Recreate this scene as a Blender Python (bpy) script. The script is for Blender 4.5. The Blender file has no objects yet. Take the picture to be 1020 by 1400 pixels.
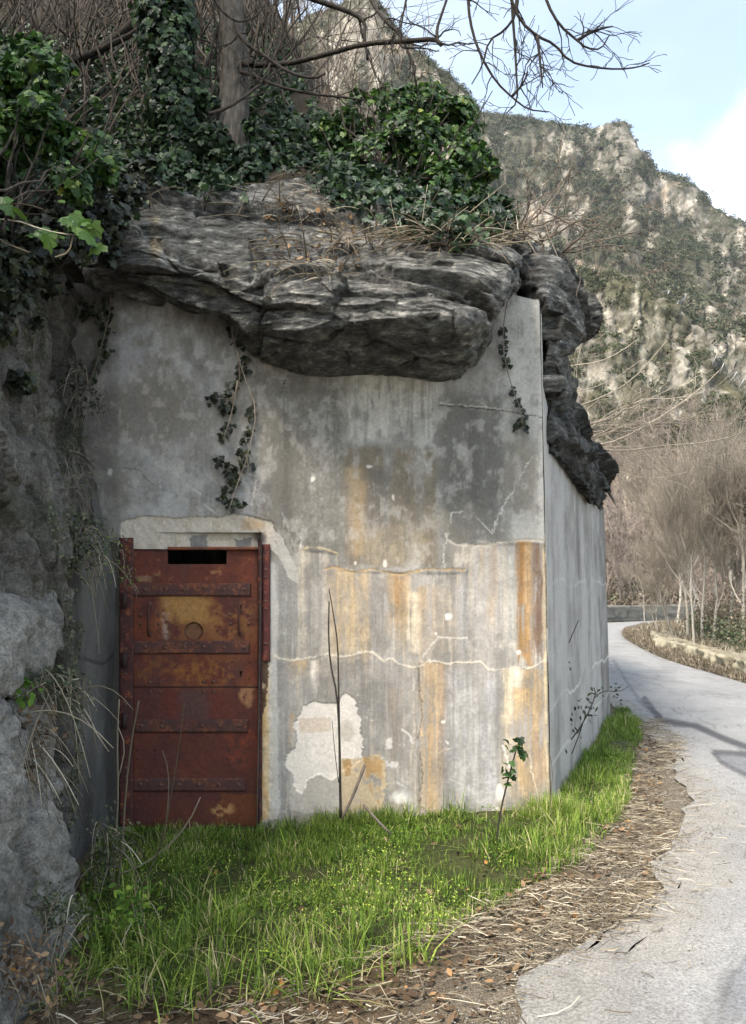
import bpy, math, random
import numpy as np
from mathutils import Vector
R = math.radians
rng = np.random.default_rng(7)
random.seed(7)
sc = bpy.context.scene
COL = sc.collection

# ---------------------------------------------------------------- camera, world, sun, exposure
CAMZ, F, PITCH = 1.6, 1080.0, R(5.8)
cd = bpy.data.cameras.new('camera'); cam = bpy.data.objects.new('camera', cd); COL.objects.link(cam)
cam.location = (0, 0, CAMZ); cam.rotation_euler = (R(90) + PITCH, 0, 0)
cd.sensor_fit = 'VERTICAL'; cd.sensor_height = 24.0; cd.lens = F / 1400.0 * 24.0
cd.clip_start = 0.05; cd.clip_end = 3000
sc.camera = cam
SUN_EL, SUN_AZ = R(52), R(215)          # azimuth clockwise from +Y (behind the camera, to the left)
w = bpy.data.worlds.new('World'); sc.world = w; w.use_nodes = True
wn = w.node_tree.nodes; wl = w.node_tree.links
bg = wn['Background']; bg.inputs['Strength'].default_value = 0.13
sky = wn.new('ShaderNodeTexSky'); sky.sky_type = 'NISHITA'; sky.sun_disc = False
sky.sun_elevation = SUN_EL; sky.sun_rotation = SUN_AZ; sky.air_density = 0.9; sky.dust_density = 1.5; sky.ozone_density = 0.6
wtc = wn.new('ShaderNodeTexCoord')
wmp = wn.new('ShaderNodeMapping'); wmp.inputs['Scale'].default_value = (1, 1, 2.2); wmp.inputs['Location'].default_value = (0.35, 0.1, 0.0)
wno = wn.new('ShaderNodeTexNoise'); wno.inputs['Scale'].default_value = 1.7; wno.inputs['Detail'].default_value = 5
wno.inputs['Roughness'].default_value = 0.5
wcr = wn.new('ShaderNodeValToRGB'); wcr.color_ramp.elements[0].position = 0.40; wcr.color_ramp.elements[1].position = 0.75
# extra cloud bank low on the right of the valley: by direction
wdp = wn.new('ShaderNodeVectorMath'); wdp.operation = 'DOT_PRODUCT'
_v = Vector((0.62, 0.80, 0.36)).normalized(); wdp.inputs[1].default_value = _v
wmr = wn.new('ShaderNodeMapRange'); wmr.inputs[1].default_value = 1.025; wmr.inputs[2].default_value = 1.10; wmr.inputs[4].default_value = .9
wad = wn.new('ShaderNodeMath'); wad.operation = 'ADD'; wad.use_clamp = True
wmu = wn.new('ShaderNodeMath'); wmu.operation = 'MULTIPLY_ADD'; wmu.inputs[1].default_value = 0.22; wmu.inputs[2].default_value = 0.10
wmx = wn.new('ShaderNodeMix'); wmx.data_type = 'RGBA'; wmx.inputs[7].default_value = (8.0, 7.8, 7.4, 1)
wl.new(wtc.outputs['Generated'], wmp.inputs[0]); wl.new(wmp.outputs[0], wno.inputs['Vector']); wl.new(wno.outputs['Fac'], wcr.inputs[0])
wn2 = wn.new('ShaderNodeTexNoise'); wn2.inputs['Scale'].default_value = 5; wn2.inputs['Detail'].default_value = 6; wl.new(wtc.outputs['Generated'], wn2.inputs['Vector'])
wma = wn.new('ShaderNodeMath'); wma.operation = 'MULTIPLY_ADD'; wma.inputs[1].default_value = .14; wl.new(wn2.outputs['Fac'], wma.inputs[0])
wl.new(wtc.outputs['Generated'], wdp.inputs[0]); wl.new(wdp.outputs['Value'], wma.inputs[2]); wl.new(wma.outputs[0], wmr.inputs[0])
wl.new(wcr.outputs[0], wmu.inputs[0]); wl.new(wmu.outputs[0], wad.inputs[0]); wl.new(wmr.outputs[0], wad.inputs[1])
wl.new(wad.outputs[0], wmx.inputs[0]); wti = wn.new('ShaderNodeMix'); wti.data_type = 'RGBA'; wti.blend_type = 'MULTIPLY'; wti.inputs[0].default_value = 1; wti.inputs[7].default_value = (1.02, 1.06, .98, 1); wl.new(sky.outputs[0], wti.inputs[6]); wl.new(wti.outputs[2], wmx.inputs[6]); wl.new(wmx.outputs[2], bg.inputs['Color'])
sd = bpy.data.lights.new('sun', 'SUN'); sd.energy = 2.3; sd.angle = R(14); sd.color = (1.0, 0.92, 0.82)
sun = bpy.data.objects.new('sun', sd); COL.objects.link(sun)
_d = Vector((math.sin(SUN_AZ) * math.cos(SUN_EL), math.cos(SUN_AZ) * math.cos(SUN_EL), math.sin(SUN_EL)))
sun.rotation_euler = _d.to_track_quat('Z', 'Y').to_euler(); sun.location = (0, 0, 30)
sc.view_settings.view_transform = 'Standard'; sc.view_settings.look = 'None'; sc.view_settings.gamma = 1
sc.view_settings.use_curve_mapping = False; sc.view_settings.exposure = 1.66
sc.render.engine = 'CYCLES'
cy = sc.cycles; cy.max_bounces = 5; cy.diffuse_bounces = 3; cy.glossy_bounces = 2; cy.transmission_bounces = 3
cy.transparent_max_bounces = 4; cy.use_adaptive_sampling = True; cy.adaptive_threshold = 0.03; cy.use_denoising = True
cy.volume_bounces = 0; cy.caustics_reflective = False; cy.caustics_refractive = False

# ---------------------------------------------------------------- maths helpers
cp, sp = math.cos(PITCH), math.sin(PITCH)
def P(u, v, Y):
    """world point at depth Y seen at photograph pixel u,v"""
    u = np.asarray(u, float); v = np.asarray(v, float); Y = np.asarray(Y, float)
    a = (u - 510) / F; b = (700 - v) / F
    dy = cp - b * sp; dz = sp + b * cp
    k = Y / dy
    return np.stack(np.broadcast_arrays(a * k, Y, CAMZ + dz * k), -1)
def pix(V):
    x, y, z = V[..., 0], V[..., 1], V[..., 2] - CAMZ
    d = y * cp + z * sp; h = -y * sp + z * cp
    return 510 + F * x / d, 700 - F * h / d
def ss(a, b, x):
    t = np.clip((x - a) / (b - a), 0, 1); return t * t * (3 - 2 * t)
def _hash(ix, iy, iz, seed):
    h = (ix * 374761393 + iy * 668265263 + iz * 2147483647 + seed * 974634777) & 0xffffffff
    h = ((h ^ (h >> 13)) * 1274126177) & 0xffffffff
    h = (h ^ (h >> 16)) & 0xffff
    return h / 32767.5 - 1.0
def vnoise(p, seed=0):
    i = np.floor(p).astype(np.int64); f = p - i; f = f * f * f * (f * (f * 6 - 15) + 10)
    x, y, z = i[..., 0], i[..., 1], i[..., 2]; fx, fy, fz = f[..., 0], f[..., 1], f[..., 2]
    r = 0
    for a in (0, 1):
        wx = fx if a else 1 - fx
        for b in (0, 1):
            wy = fy if b else 1 - fy
            for c in (0, 1):
                wz = fz if c else 1 - fz
                r = r + wx * wy * wz * _hash(x + a, y + b, z + c, seed)
    return r
def fbm(p, octv=4, seed=0, gain=.5):
    r = 0; a = 1; t = 0
    for o in range(octv):
        r = r + a * vnoise(p, seed + o * 17); t += a; a *= gain; p = p * 2.03 + 11.7
    return r / t
def ridged(p, octv=4, seed=0, gain=.5):
    r = 0; a = 1; t = 0
    for o in range(octv):
        r = r + a * (1 - 2 * np.abs(vnoise(p, seed + o * 17))); t += a; a *= gain; p = p * 2.03 + 5.3
    return r / t
def facet(p, seed=0, tilt=.8):
    """broken-rock relief: cells with their own offset and tilt; also the distance to the nearest joint"""
    i = np.floor(p).astype(np.int64); f1 = np.full(p.shape[:-1], 9.); f2 = f1.copy(); val = np.zeros(p.shape[:-1])
    for a in (-1, 0, 1):
        for b in (-1, 0, 1):
            for c in (-1, 0, 1):
                x, y, z = i[..., 0] + a, i[..., 1] + b, i[..., 2] + c
                q = np.stack([x + .5 + .42 * _hash(x, y, z, seed), y + .5 + .42 * _hash(x, y, z, seed + 1), z + .5 + .42 * _hash(x, y, z, seed + 2)], -1)
                d = p - q; r = (d * d).sum(-1)
                g_ = _hash(x, y, z, seed + 3) + tilt * (d[..., 0] * _hash(x, y, z, seed + 4) + d[..., 1] * _hash(x, y, z, seed + 5) + d[..., 2] * _hash(x, y, z, seed + 6))
                m = r < f1; f2 = np.where(m, f1, np.minimum(f2, r)); val = np.where(m, g_, val); f1 = np.where(m, r, f1)
    return val, np.sqrt(f2) - np.sqrt(f1)
def n2(x, y, sx, sy, octv=4, seed=0, gain=.55):
    return fbm(np.stack([x * sx, y * sy, np.zeros_like(x) + seed * 3.7], -1), octv, seed, gain)
def pline(x, y, pts):
    """distance to polyline and signed side (positive to the right of its direction)"""
    best = np.full(np.shape(x), 1e9); side = np.zeros(np.shape(x))
    for (x0, y0), (x1, y1) in zip(pts[:-1], pts[1:]):
        dx, dy = x1 - x0, y1 - y0; L = dx * dx + dy * dy + 1e-12
        t = np.clip(((x - x0) * dx + (y - y0) * dy) / L, 0, 1)
        ex, ey = x - (x0 + t * dx), y - (y0 + t * dy); d = np.hypot(ex, ey)
        m = d < best - 1e-9; s = np.sign(dy * (x - x0) - dx * (y - y0))
        best = np.where(m, d, best); side = np.where(m, s, side)
    return best, side
def inpoly(x, y, pts):
    c = np.zeros(np.shape(x), bool); n = len(pts)
    for i in range(n):
        x0, y0 = pts[i]; x1, y1 = pts[(i + 1) % n]
        if y0 == y1: continue
        k = ((y0 > y) != (y1 > y)) & (x < (x1 - x0) * (y - y0) / (y1 - y0) + x0)
        c ^= k
    return c
def lin(c):
    c = np.asarray(c, float) / 255.0
    return np.where(c <= .04045, c / 12.92, ((c + .055) / 1.055) ** 2.4)
def L(r, g, b, k=1.0):
    return tuple(float(t) for t in lin((r, g, b)) * k)

# ---------------------------------------------------------------- object helpers
def mesh(name, V, Fs, mat, parent=None, smooth=True, col=None, attrs=None, loc=None):
    V = np.asarray(V, np.float32).reshape(-1, 3)
    if not isinstance(Fs, list): Fs = [Fs]
    me = bpy.data.meshes.new(name)
    me.vertices.add(len(V)); me.vertices.foreach_set('co', V.ravel())
    li = np.concatenate([np.asarray(f, np.int32).ravel() for f in Fs])
    tot = np.concatenate([np.full(len(f), np.asarray(f).shape[1], np.int32) for f in Fs])
    st = np.concatenate([[0], np.cumsum(tot)[:-1]]).astype(np.int32)
    me.loops.add(len(li)); me.loops.foreach_set('vertex_index', li)
    me.polygons.add(len(tot)); me.polygons.foreach_set('loop_start', st)
    me.polygons.foreach_set('use_smooth', np.full(len(tot), smooth))
    me.update(calc_edges=True)
    if col is not None:
        c = np.ones((len(V), 4), np.float32); c[:, :3] = np.clip(np.asarray(col).reshape(-1, 3), 0, 1)
        a = me.color_attributes.new('Col', 'FLOAT_COLOR', 'POINT'); a.data.foreach_set('color', c.ravel())
    for k, v in (attrs or {}).items():
        a = me.attributes.new(k, 'FLOAT', 'POINT'); a.data.foreach_set('value', np.asarray(v, np.float32).ravel())
    if mat: me.materials.append(mat)
    o = bpy.data.objects.new(name, me); COL.objects.link(o)
    if parent: o.parent = parent
    return o
def tag(o, label=None, cat=None, group=None, kind=None):
    if label: o['label'] = label
    if cat: o['category'] = cat
    if group: o['group'] = group
    if kind: o['kind'] = kind
    return o
def empty(name, loc, label, cat, group=None):
    o = bpy.data.objects.new(name, None); COL.objects.link(o); o.location = [float(t) for t in loc]
    return tag(o, label, cat, group)
def under(root, o):
    """parent o (built in world coordinates) to root, keeping it where it is"""
    o.parent = root; l = Vector(root.location)
    p = root.parent
    while p: l = l + Vector(p.location); p = p.parent
    o.location = Vector(o.location) - l
    return o
def gridF(nr, nc, mask=None):
    i = np.arange(nr * nc).reshape(nr, nc)
    f = np.stack([i[:-1, :-1], i[:-1, 1:], i[1:, 1:], i[1:, :-1]], -1)
    return f[mask] if mask is not None else f.reshape(-1, 4)
class MB:
    def __init__(s): s.V = []; s.F = {}; s.n = 0; s.C = []
    def add(s, V, F, c=None):
        V = np.asarray(V, float).reshape(-1, 3)
        for f in (F if isinstance(F, list) else [F]):
            f = np.asarray(f)
            if len(f): s.F.setdefault(f.shape[1], []).append(f + s.n)
        s.V.append(V); s.n += len(V)
        s.C.append(np.full(len(V), rng.random() if c is None else c))
    def tube(s, pts, rad, n=5, cap=True, c=None):
        p = np.asarray(pts, float); k = len(p); rad = np.broadcast_to(np.asarray(rad, float), (k,))
        t = np.gradient(p, axis=0); t /= np.linalg.norm(t, axis=1, keepdims=True) + 1e-9
        ref = np.array([0.13, 0.21, 1.0]) if abs(t[:, 2]).mean() < .8 else np.array([1.0, .2, .1])
        a = np.cross(t, ref); a /= np.linalg.norm(a, axis=1, keepdims=True) + 1e-9
        b = np.cross(t, a)
        an = np.arange(n) * 2 * math.pi / n
        V = p[:, None] + rad[:, None, None] * (a[:, None] * np.cos(an)[None, :, None] + b[:, None] * np.sin(an)[None, :, None])
        i = np.arange(k * n).reshape(k, n); j = np.roll(i, -1, 1)
        Fq = np.stack([i[:-1], j[:-1], j[1:], i[1:]], -1).reshape(-1, 4)
        s.add(V.reshape(-1, 3), [Fq] + ([i[:1, ::-1], i[-1:]] if cap else []), c)
    def box(s, x0, x1, y0, y1, z0, z1, bev=0):
        V = np.array([(x, y, z) for x in (x0, x1) for y in (y0, y1) for z in (z0, z1)])
        s.add(V, np.array([(0, 1, 3, 2), (4, 6, 7, 5), (0, 4, 5, 1), (2, 3, 7, 6), (0, 2, 6, 4), (1, 5, 7, 3)]))
    def build(s, name, mat, parent=None, smooth=True):
        return mesh(name, np.concatenate(s.V), [np.concatenate(f) for f in s.F.values()], mat, parent, smooth, attrs={'rnd': np.concatenate(s.C)})

# ---------------------------------------------------------------- materials
def newmat(name, rough=.9, spec=.25):
    m = bpy.data.materials.new(name); m.use_nodes = True; nt = m.node_tree
    b = nt.nodes['Principled BSDF']; b.inputs['Roughness'].default_value = rough; b.inputs['Specular IOR Level'].default_value = spec
    return m, nt, b
def tex(nt, kind, scale, detail=5, rough=.6, stretch=None, vec='Object'):
    tc = nt.nodes.new('ShaderNodeTexCoord'); t = nt.nodes.new(kind)
    t.inputs['Scale'].default_value = scale
    if 'Detail' in t.inputs: t.inputs['Detail'].default_value = detail
    if 'Roughness' in t.inputs: t.inputs['Roughness'].default_value = rough
    o = tc.outputs[vec]
    if stretch:
        mp = nt.nodes.new('ShaderNodeMapping'); mp.inputs['Scale'].default_value = stretch[:3]
        if len(stretch) > 3: mp.inputs['Rotation'].default_value = stretch[3:6]
        nt.links.new(o, mp.inputs[0]); o = mp.outputs[0]
    nt.links.new(o, t.inputs['Vector'])
    return t
def ramp(nt, src, stops):
    r = nt.nodes.new('ShaderNodeValToRGB'); e = r.color_ramp.elements
    while len(e) < len(stops): e.new(.5)
    for k, (p, c) in enumerate(stops):
        e[k].position = p; e[k].color = (*c, 1) if len(c) == 3 else c
    nt.links.new(src, r.inputs[0]); return r.outputs[0]
def mixc(nt, mode, fac, a, b):
    m = nt.nodes.new('ShaderNodeMix'); m.data_type = 'RGBA'; m.blend_type = mode
    for s, i in ((fac, 0), (a, 6), (b, 7)):
        if hasattr(s, 'links') or hasattr(s, 'is_linked'): nt.links.new(s, m.inputs[i])
        else: m.inputs[i].default_value = s if i == 0 else (*s, 1)
    return m.outputs[2]
def bump(nt, b, hs, dist=.01, strength=.6):
    prev = None
    for h, d in hs:
        bp = nt.nodes.new('ShaderNodeBump'); bp.inputs['Distance'].default_value = d; bp.inputs['Strength'].default_value = strength
        nt.links.new(h, bp.inputs['Height'])
        if prev: nt.links.new(prev, bp.inputs['Normal'])
        prev = bp.outputs[0]
    nt.links.new(prev, b.inputs['Normal'])
def g(x): return (x, x, x)
def vcolmat(name, rough=.92, grains=((60, .25),), bumps=((80, .004),), spec=.2, stretch=None):
    """vertex colour (stains measured on the thing) x procedural grain, procedural bump"""
    m, nt, b = newmat(name, rough, spec)
    c = nt.nodes.new('ShaderNodeVertexColor'); c.layer_name = 'Col'; cur = c.outputs[0]
    for s, amt in grains:
        t = tex(nt, 'ShaderNodeTexNoise', s, 4, .65, stretch)
        cur = mixc(nt, 'MULTIPLY', 1.0, cur, ramp(nt, t.outputs['Fac'], [(.3, g(1 - amt)), (.7, g(1 + amt * .6))]))
    nt.links.new(cur, b.inputs['Base Color'])
    bump(nt, b, [(tex(nt, 'ShaderNodeTexNoise', s, 5, .6, stretch).outputs['Fac'], d) for s, d in bumps])
    return m
def leafmat(name, stops, trans=.35, rough=.45, spec=.4):
    m, nt, b = newmat(name, rough, spec)
    a = nt.nodes.new('ShaderNodeAttribute'); a.attribute_name = 'rnd'
    c = ramp(nt, a.outputs['Fac'], stops)
    nt.links.new(c, b.inputs['Base Color'])
    tr = nt.nodes.new('ShaderNodeBsdfTranslucent'); nt.links.new(c, tr.inputs[0])
    mx = nt.nodes.new('ShaderNodeMixShader'); mx.inputs[0].default_value = trans
    nt.links.new(b.outputs[0], mx.inputs[1]); nt.links.new(tr.outputs[0], mx.inputs[2])
    nt.links.new(mx.outputs[0], nt.nodes['Material Output'].inputs[0])
    return m
def barkmat(name, c0, c1, scale=25):
    m, nt, b = newmat(name, .95, .15)
    a = nt.nodes.new('ShaderNodeAttribute'); a.attribute_name = 'rnd'
    t = tex(nt, 'ShaderNodeTexNoise', scale, 5, .7, (1, 1, .18))
    c = ramp(nt, t.outputs['Fac'], [(.3, c0), (.7, c1)])
    c = mixc(nt, 'MULTIPLY', 1.0, c, ramp(nt, a.outputs['Fac'], [(0, g(.65)), (1, g(1.25))]))
    nt.links.new(c, b.inputs['Base Color']); bump(nt, b, [(t.outputs['Fac'], .02)], strength=.8)
    return m
M_conc = vcolmat('weathered_concrete', .93, ((220, .22), (45, .16)), ((260, .0016), (55, .004)))
M_plain = vcolmat('grey_concrete', .93, ((180, .2),), ((90, .004),))
M_rust = vcolmat('rusted_steel', .75, ((150, .3), (35, .25)), ((300, .0010), (60, .0015)), .3)
M_road = vcolmat('worn_asphalt', .9, ((75, .46), (210, .42), (14, .14), (3, .12)), ((75, .012), (30, .006)))
M_soil = vcolmat('leaf_mould_soil', .97, ((120, .5), (30, .3)), ((120, .02), (30, .03)))
M_hill = vcolmat('mountain_limestone', .96, ((.9, .5), (.16, .25)), ((.4, 1.2), (1.2, .5)), .1, (1, 1, .45))
M_cliff = vcolmat('dark_cliff_rock', .92, ((90, .5), (22, .45)), ((110, .012), (26, .035)))
M_leaf = leafmat('bush_leaf', [(0, L(22, 42, 20)), (.45, L(44, 72, 30)), (.8, L(72, 104, 44)), (.975, L(98, 122, 54)), (.985, L(170, 170, 60)), (1, L(190, 186, 70))])
M_ivy = leafmat('ivy_leaf', [(0, L(24, 36, 26)), (.5, L(42, 62, 38)), (.85, L(64, 88, 50)), (1, L(104, 124, 66))], .25)
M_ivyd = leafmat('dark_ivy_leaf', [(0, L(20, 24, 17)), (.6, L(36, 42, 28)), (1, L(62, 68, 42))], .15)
M_grass = leafmat('grass_blade', [(0, L(62, 82, 36)), (.3, L(96, 124, 48)), (.65, L(134, 158, 66)), (.86, L(168, 184, 90)), (.91, L(180, 168, 116)), (1, L(212, 198, 156))], .4, .6, .2)
M_weed = leafmat('weed_leaf', [(0, L(56, 88, 32)), (.6, L(96, 128, 46)), (1, L(148, 170, 66))], .4, .6, .2)
M_flower = leafmat('tiny_yellow_flower', [(0, L(170, 190, 60)), (1, L(214, 218, 110))], .3)
M_straw = leafmat('dry_stem', [(0, L(72, 63, 52)), (.45, L(118, 107, 90)), (.85, L(160, 149, 128)), (1, L(198, 188, 168))], .12, .85, .15)
M_dead = leafmat('dead_leaf', [(0, L(62, 50, 40)), (.6, L(106, 86, 66)), (.95, L(146, 122, 94)), (1, L(176, 124, 66))], .15, .85, .15)
M_shrub = leafmat('mountain_scrub', [(0, L(56, 62, 48)), (.5, L(78, 84, 64)), (1, L(108, 110, 86))], .1, .9, .1)
M_bram = leafmat('winter_bramble', [(0, L(82, 74, 64)), (.5, L(116, 104, 90)), (1, L(150, 138, 120))], .1, .95, .05)
M_twig = barkmat('grey_twig', L(96, 84, 74), L(150, 138, 126))
M_bark = barkmat('furrowed_bark', L(44, 41, 38), L(104, 99, 92), 30)
M_vine = barkmat('old_vine', L(58, 52, 47), L(112, 103, 94), 20)
M_dark = barkmat('dark_bark', L(40, 36, 34), L(74, 68, 62), 30)
M_pale = barkmat('pale_bark', L(120, 110, 98), L(178, 168, 152))
M_pink = barkmat('winter_twigs', L(112, 101, 93), L(150, 137, 128), 2)
M_pale2 = barkmat('pale_trunk', L(128, 122, 112), L(176, 168, 156), 20)
m, nt, b = newmat('stratified_rock', .88, .3)      # foliated schist: bands follow the bedding
tc = nt.nodes.new('ShaderNodeTexCoord'); wv = tex(nt, 'ShaderNodeTexNoise', 2.2, 3, .5)
mp = nt.nodes.new('ShaderNodeMapping'); mp.inputs['Scale'].default_value = (3.4, 3.6, 10); mp.inputs['Rotation'].default_value = (0, R(-7), 0)
vm = nt.nodes.new('ShaderNodeVectorMath'); vm.operation = 'MULTIPLY_ADD'; vm.inputs[1].default_value = (.12, .12, .12)
nt.links.new(wv.outputs['Color'], vm.inputs[0]); nt.links.new(tc.outputs['Object'], vm.inputs[2]); nt.links.new(vm.outputs[0], mp.inputs[0])
def _tn(s, d, r):
    t = nt.nodes.new('ShaderNodeTexNoise'); t.inputs['Scale'].default_value = s; t.inputs['Detail'].default_value = d; t.inputs['Roughness'].default_value = r
    nt.links.new(mp.outputs[0], t.inputs['Vector']); return t.outputs['Fac']
s1, s2 = _tn(2.6, 8, .68), _tn(9, 6, .7)
c1 = ramp(nt, s1, [(.30, L(42, 42, 41)), (.43, L(92, 91, 89)), (.56, L(134, 133, 129)), (.68, L(204, 201, 194))])
pt = tex(nt, 'ShaderNodeTexNoise', 1.6, 4, .6)
vc = nt.nodes.new('ShaderNodeVertexColor'); vc.layer_name = 'Col'
c2 = mixc(nt, 'MULTIPLY', 1.0, c1, ramp(nt, s2, [(.3, g(.6)), (.7, g(1.25))]))
c2 = mixc(nt, 'MULTIPLY', 1.0, c2, ramp(nt, pt.outputs['Fac'], [(.35, (.7, .71, .70)), (.65, (1.2, 1.19, 1.17))]))
c2 = mixc(nt, 'MULTIPLY', 1.0, c2, vc.outputs[0])
s3 = tex(nt, 'ShaderNodeTexNoise', 55, 5, .65).outputs['Fac']; c2 = mixc(nt, 'MULTIPLY', 1.0, c2, ramp(nt, s3, [(.3, g(.72)), (.7, g(1.22))]))
nt.links.new(c2, b.inputs['Base Color']); bump(nt, b, [(s1, .06), (s2, .03), (s3, .008)], strength=1.0)
M_rock = m

# ---------------------------------------------------------------- ground and road
RL = [(-1.6, -8), (-.6, -2), (.1, 1.5), (.45, 3), (1.25, 3.9), (1.75, 4.7), (2.35, 6.0), (2.75, 8.0), (3.2, 10.8), (3.5, 14), (3.9, 20), (4.8, 27), (7, 33), (10.3, 38), (14.9, 42), (22, 45), (40, 46)]
RR = [(3.2, -8), (4.0, -2), (4.4, 1.5), (4.7, 4), (5.2, 7), (5.7, 10), (6.1, 13), (6.4, 17.6), (7.4, 22.6), (8.4, 27), (9.9, 31.5), (12, 34.5), (15.5, 37.2), (22, 39.5), (40, 40)]
def gz(x, y):
    x = np.asarray(x, float); y = np.asarray(y, float)
    z = .10 * ss(-1.0, 1.2, x)
    d, s = pline(x, y, RR)
    e = np.where(s > 0, d, 0)
    z = z + .05 * ss(.1, .9, e) - 7.0 * ss(2.0, 14, e) - 0 * e
    # mound of soil against the wall foot, shoulder of the left rock
    z = z + .05 * n2(x, y, 1.6, 1.6, 3, 5) * ss(.6, 2.5, np.where(s < 0, d, 0) - 3.2)
    return z
def GP(u, v, dz=0.):
    u = np.asarray(u, float); v = np.asarray(v, float); Y = np.full(np.broadcast(u, v).shape, 5.0)
    b = (700 - v) / F; k = (cp - b * sp) / -(sp + b * cp)
    for _ in range(12):
        p = P(u, v, Y); Y = np.clip((CAMZ - gz(p[..., 0], p[..., 1]) - dz) * k, .5, 80)
    return P(u, v, Y)
def spread(a, b, fine, lo, hi, gr=1.12):
    c = list(np.arange(a, b, fine)); s = fine; x = c[-1]
    while x < hi: s *= gr; x += s; c.append(x)
    s = fine; x = a
    while x > lo: s *= gr; x -= s; c.insert(0, x)
    return np.array(c)
def mixm_(c, m, q): m = np.asarray(m, float)[..., None]; return c * (1 - m) + np.array(q) * m
gx = spread(-2.2, 3.6, .03, -500, 600); gy = spread(1.9, 9.5, .035, -60, 900)
X, Y = np.meshgrid(gx, gy); Z = gz(X, Y)
dl, sl = pline(X, Y, RL)
near = (np.abs(X) < 9) & (Y < 50) & (Y > -5)
Z = Z + np.where(near, .012 * n2(X, Y, 9, 9, 4, 2), 0) + np.where(sl < 0, .035 * (.5 + n2(X, Y, 3, 3, 3, 8)) * ss(0.05, .5, dl), 0)
onroad = (sl > 0) & (pline(X, Y, RR)[1] < 0)
Z = np.where(onroad, Z - .02 * ss(0.0, .1, dl), Z)
t = n2(X, Y, 5, 5, 4, 3)[..., None]
gc = np.array(L(74, 60, 46)) * (1 - ss(-.4, .4, t)) + np.array(L(112, 96, 74)) * ss(-.4, .4, t)
GRASS = [(100, 1262), (118, 1180), (150, 1128), (345, 1120), (430, 1100), (520, 1105), (640, 1105), (746, 1085), (748, 1010), (790, 985), (824, 965), (868, 980), (880, 1000), (862, 1080), (845, 1130), (790, 1185), (720, 1215), (690, 1245), (600, 1280), (560, 1310), (470, 1325), (330, 1340), (250, 1370), (130, 1330), (105, 1285)]
gu, gv = pix(np.stack([X, np.maximum(Y, .3), Z], -1)); gin = inpoly(gu + 9 * t[..., 0], gv + 9 * t[..., 0], GRASS) & (Y > .5)
gc = mixm_(gc, np.where(gin, .75, 0), L(62, 76, 34)); gc = mixm_(gc, (1 - ss(0, .55, dl + .15 * t[..., 0])) * (Y < 12), L(136, 126, 110))
far = ss(8, 16, np.hypot(X, Y))[..., None]
gc = gc * (1 - far) + np.array(L(104, 96, 76)) * far
tag(mesh('ground', np.stack([X, Y, Z], -1), gridF(*X.shape), M_soil, col=gc), kind='structure')

def resamp(pts, ts):
    p = np.array(pts, float); d = np.concatenate([[0], np.cumsum(np.hypot(*np.diff(p, axis=0).T))])
    return np.stack([np.interp(ts * d[-1], d, p[:, 0]), np.interp(ts * d[-1], d, p[:, 1])], -1)
def smoothline(pts, k=6):
    p = np.array(pts, float)
    for _ in range(3):
        q = [p[0]]
        for a, b_ in zip(p[:-1], p[1:]): q += [a * .75 + b_ * .25, a * .25 + b_ * .75]
        q.append(p[-1]); p = np.array(q)
    return p
# match the edges by y so the strip's rungs stay short
tt = np.linspace(0, 1, 520) ** 1.25
el = resamp(smoothline(RL), tt); er = resamp(smoothline(RR), tt)
a = (np.linspace(0, 1, 150) ** 1.15)[None, :, None]
E = el[:, None] * (1 - a) + er[:, None] * a
jt = (.16 * n2(E[..., 0], E[..., 1], 1.1, 1.1, 3, 14) + .10 * n2(E[..., 0], E[..., 1], 7, 7, 5, 15, .7)) * (1 - ss(0, .12, a[..., 0])) * ss(12, 8, E[..., 1]); E = E + np.stack([jt, -jt * .4], -1)
X, Y = E[..., 0], E[..., 1]
Z = gz(X, Y) + .010 + .006 * n2(X, Y, .8, .8, 2, 4) + .012
u, v = pix(np.stack([X, Y, Z], -1))
c = np.array(L(154, 153, 151)) * np.ones(X.shape + (1,))
def mixm(c, m, col, k=1.0):
    m = np.clip(m, 0, 1)[..., None] * k; return c * (1 - m) + np.array(col) * m
jx = 5 * n2(X, Y, 5, 5, 3, 12)
c = mixm(c, ss(.0, .5, n2(X, Y, .6, .35, 4, 6)), L(164, 163, 160), .6)
c = mixm(c, ss(.1, .5, n2(X, Y, 1.5, 1.0, 4, 9)), L(134, 133, 131), .35)
patch = [(945, 980), (985, 985), (1045, 1000), (1060, 1075), (1000, 1046), (985, 1040), (975, 1028)]
pm = inpoly(u + jx, v + jx * .6, patch)
pd, _ = pline(u, v, patch + patch[:1])
c = mixm(c, np.where(inpoly(u, v, [(975, 1030), (1060, 1032), (1060, 1080), (1005, 1052), (990, 1044)]), 1., 0.), L(112, 114, 120), .7)
for pl, wd, k in (([(880, 955), (905, 985), (950, 992), (990, 1010), (1040, 1028)], 4, .75), ([(975, 1028), (1010, 1030), (1060, 1034)], 3, .7), ([(975, 1028), (985, 1042), (1025, 1062)], 3, .6),
                  ([(1040, 1290), (1000, 1335), (985, 1400)], 3, .5), ([(1010, 1290), (965, 1400)], 3, .25), ([(840, 905), (875, 960), (900, 985)], 2, .3)):
    d, _ = pline(u + jx, v + jx * .5, pl); c = mixm(c, 1 - ss(wd * .5, wd * 1.6, d), L(84, 84, 87), min(1, k * 1.25))
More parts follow.
